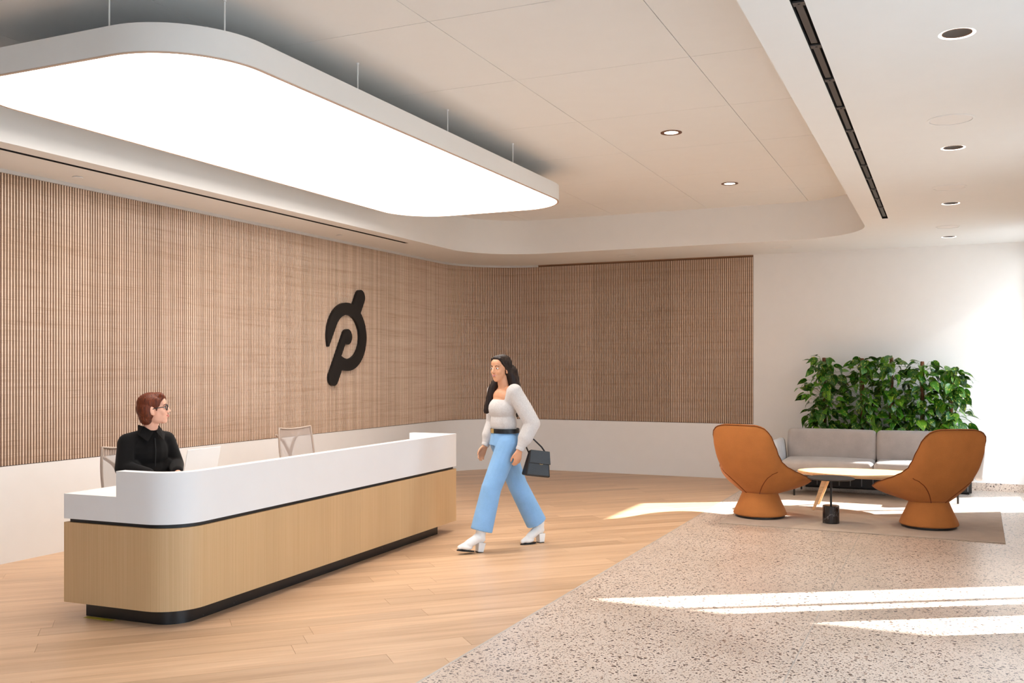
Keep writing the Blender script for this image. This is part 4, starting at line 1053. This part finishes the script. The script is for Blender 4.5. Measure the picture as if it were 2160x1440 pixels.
def cone(b, p0, r0, p1, r1, seg=24, sy=1.0):
    p0, p1 = Vector(p0), Vector(p1); d = p1 - p0; q = d.to_track_quat('Z', 'Y')
    b.lathe([(r0, 0), (r1, d.length)], seg, M=Matrix.Translation(p0) @ q.to_matrix().to_4x4())
q_ = B(); q_.ell((0, -0.012, 0.945), (0.165, 0.135, 0.115)); cone(q_, (0, -0.004, 0.92), 0.145, (0, 0.0, 1.055), 0.118)
for H_, K_, A_ in ((HIPL, KNL, ANL), (HIPR, KNR, ANR)):
    H_, K_, A_ = Vector(H_), Vector(K_), Vector(A_); q_.caps(H_, 0.104, K_, 0.088); cone(q_, K_ + (K_ - A_) * 0.05, 0.088, A_.lerp(K_, 0.10), 0.097)
remesh(q_, 'trousers', DENIM, p2, 0.008, 3)
B().lathe([(1.0, -0.02), (1.02, -0.018), (1.02, 0.018), (1.0, 0.02)], 40, ring=True, M=Matrix.Translation((0, 0.0, 1.045)) @ Matrix.Diagonal((0.146, 0.122, 1, 1))).obj('belt', LEATHERB, p2, smooth=40)
B().box(-0.025, 0.025, 0.124, 0.130, 1.025, 1.065).obj('belt_buckle', GOLD, p2, bevel=0.004)
def boot(heel, toe_dir, pitch):
    """heel: floor point under the heel tip; pitch lifts the toe"""
    yaw = math.atan2(toe_dir[1], toe_dir[0]) - PI / 2
    M = Matrix.Translation(heel) @ Matrix.Rotation(yaw, 4, 'Z') @ Matrix.Rotation(pitch, 4, 'X')
    T = lambda p: M @ Vector(p); R3 = M.to_3x3()
    u = B()
    u.caps(T((0, 0.0, 0.118)), 0.038, T((0, 0.045, 0.118)), 0.042); u.caps(T((0, 0.030, 0.125)), 0.042, T((0, 0.125, 0.062)), 0.036); u.caps(T((0, 0.12, 0.058)), 0.036, T((0, 0.205, 0.030)), 0.019)
    u.caps(T((0, 0.012, 0.12)), 0.042, T((0, 0.014, 0.205)), 0.048); u.ell(T((0, 0.14, 0.035)), (0.040, 0.062, 0.026), R3)
    o = remesh(u, 'boot', LEATHERW, p2, 0.005, 4)
    hb = [(-0.030, -0.024), (0.030, -0.024), (0.028, 0.028), (-0.028, 0.028)]; ht = [(-0.034, -0.034), (0.034, -0.034), (0.034, 0.035), (-0.034, 0.035)]
    B().add([tuple(T((x, y, 0.006))) for x, y in hb] + [tuple(T((x, y, 0.085))) for x, y in ht], [(3, 2, 1, 0), (4, 5, 6, 7), (0, 1, 5, 4), (1, 2, 6, 5), (2, 3, 7, 6), (3, 0, 4, 7)]).obj('heel', LEATHERW, o, bevel=0.004)
    B().box(-0.029, 0.029, -0.023, 0.027, 0.0, 0.0058, M).obj('heel_tip', BLACKM, o)
    pts = [(0.028 * math.sin(a) * (1.0 if math.cos(a) < 0 else 0.95) * (1.25 if abs(math.cos(a)) < 0.8 else 1.0), 0.14 + 0.088 * math.cos(a)) for a in [2 * PI * i / 20 for i in range(20)]]
    B().prism(pts, 0.0, 0.010, M).obj('sole', BLACKM, o)
boot((-0.090, 0.300, 0), (-0.05, 1), math.radians(9))
boot((0.062, -0.405, 0), (-0.12, 1), 0)

# handbag hanging from the forearm
t = thing('handbag', WL, WR, 'small black leather handbag hanging from the walking person\'s arm', 'handbag')
bg = B(); cx, cy = -0.290, -0.150
Mb = Matrix.Translation((cx, cy, 0.655)) @ Matrix.Rotation(math.radians(8), 4, 'X')
bot = [(-0.050, -0.125), (0.050, -0.125), (0.050, 0.125), (-0.050, 0.125)]; tp_ = [(-0.022, -0.095), (0.022, -0.095), (0.022, 0.095), (-0.022, 0.095)]
bg.add([(x, y, 0) for x, y in bot] + [(x, y, 0.225) for x, y in tp_], [(3, 2, 1, 0), (4, 5, 6, 7), (0, 1, 5, 4), (1, 2, 6, 5), (2, 3, 7, 6), (3, 0, 4, 7)], Mb)
bg.obj('pouch', LEATHERB, t, bevel=0.018, bseg=3)
fl_ = slab([Mb @ Vector(p) for p in ((-0.026, -0.096, 0.228), (-0.026, 0.096, 0.228), (-0.046, 0.108, 0.115), (-0.046, -0.108, 0.115))], 0.008).obj('flap', LEATHERB, t, bevel=0.003)
B().tube([Mb @ Vector(p) for p in ((0, -0.09, 0.195), (0.01, -0.03, 0.26), (0.025, 0.05, 0.318), (0.035, 0.115, 0.330), (0.035, 0.140, 0.285), (0.01, 0.09, 0.195))], 0.007, 8).obj('strap', LEATHERB, t, smooth=180)
B().tube([Mb @ Vector((-0.034, -0.02 + 0.022 * math.cos(2 * PI * k / 16), 0.13 + 0.022 * math.sin(2 * PI * k / 16))) for k in range(17)], 0.003, 6).obj('clasp_ring', GOLD, t, smooth=180)
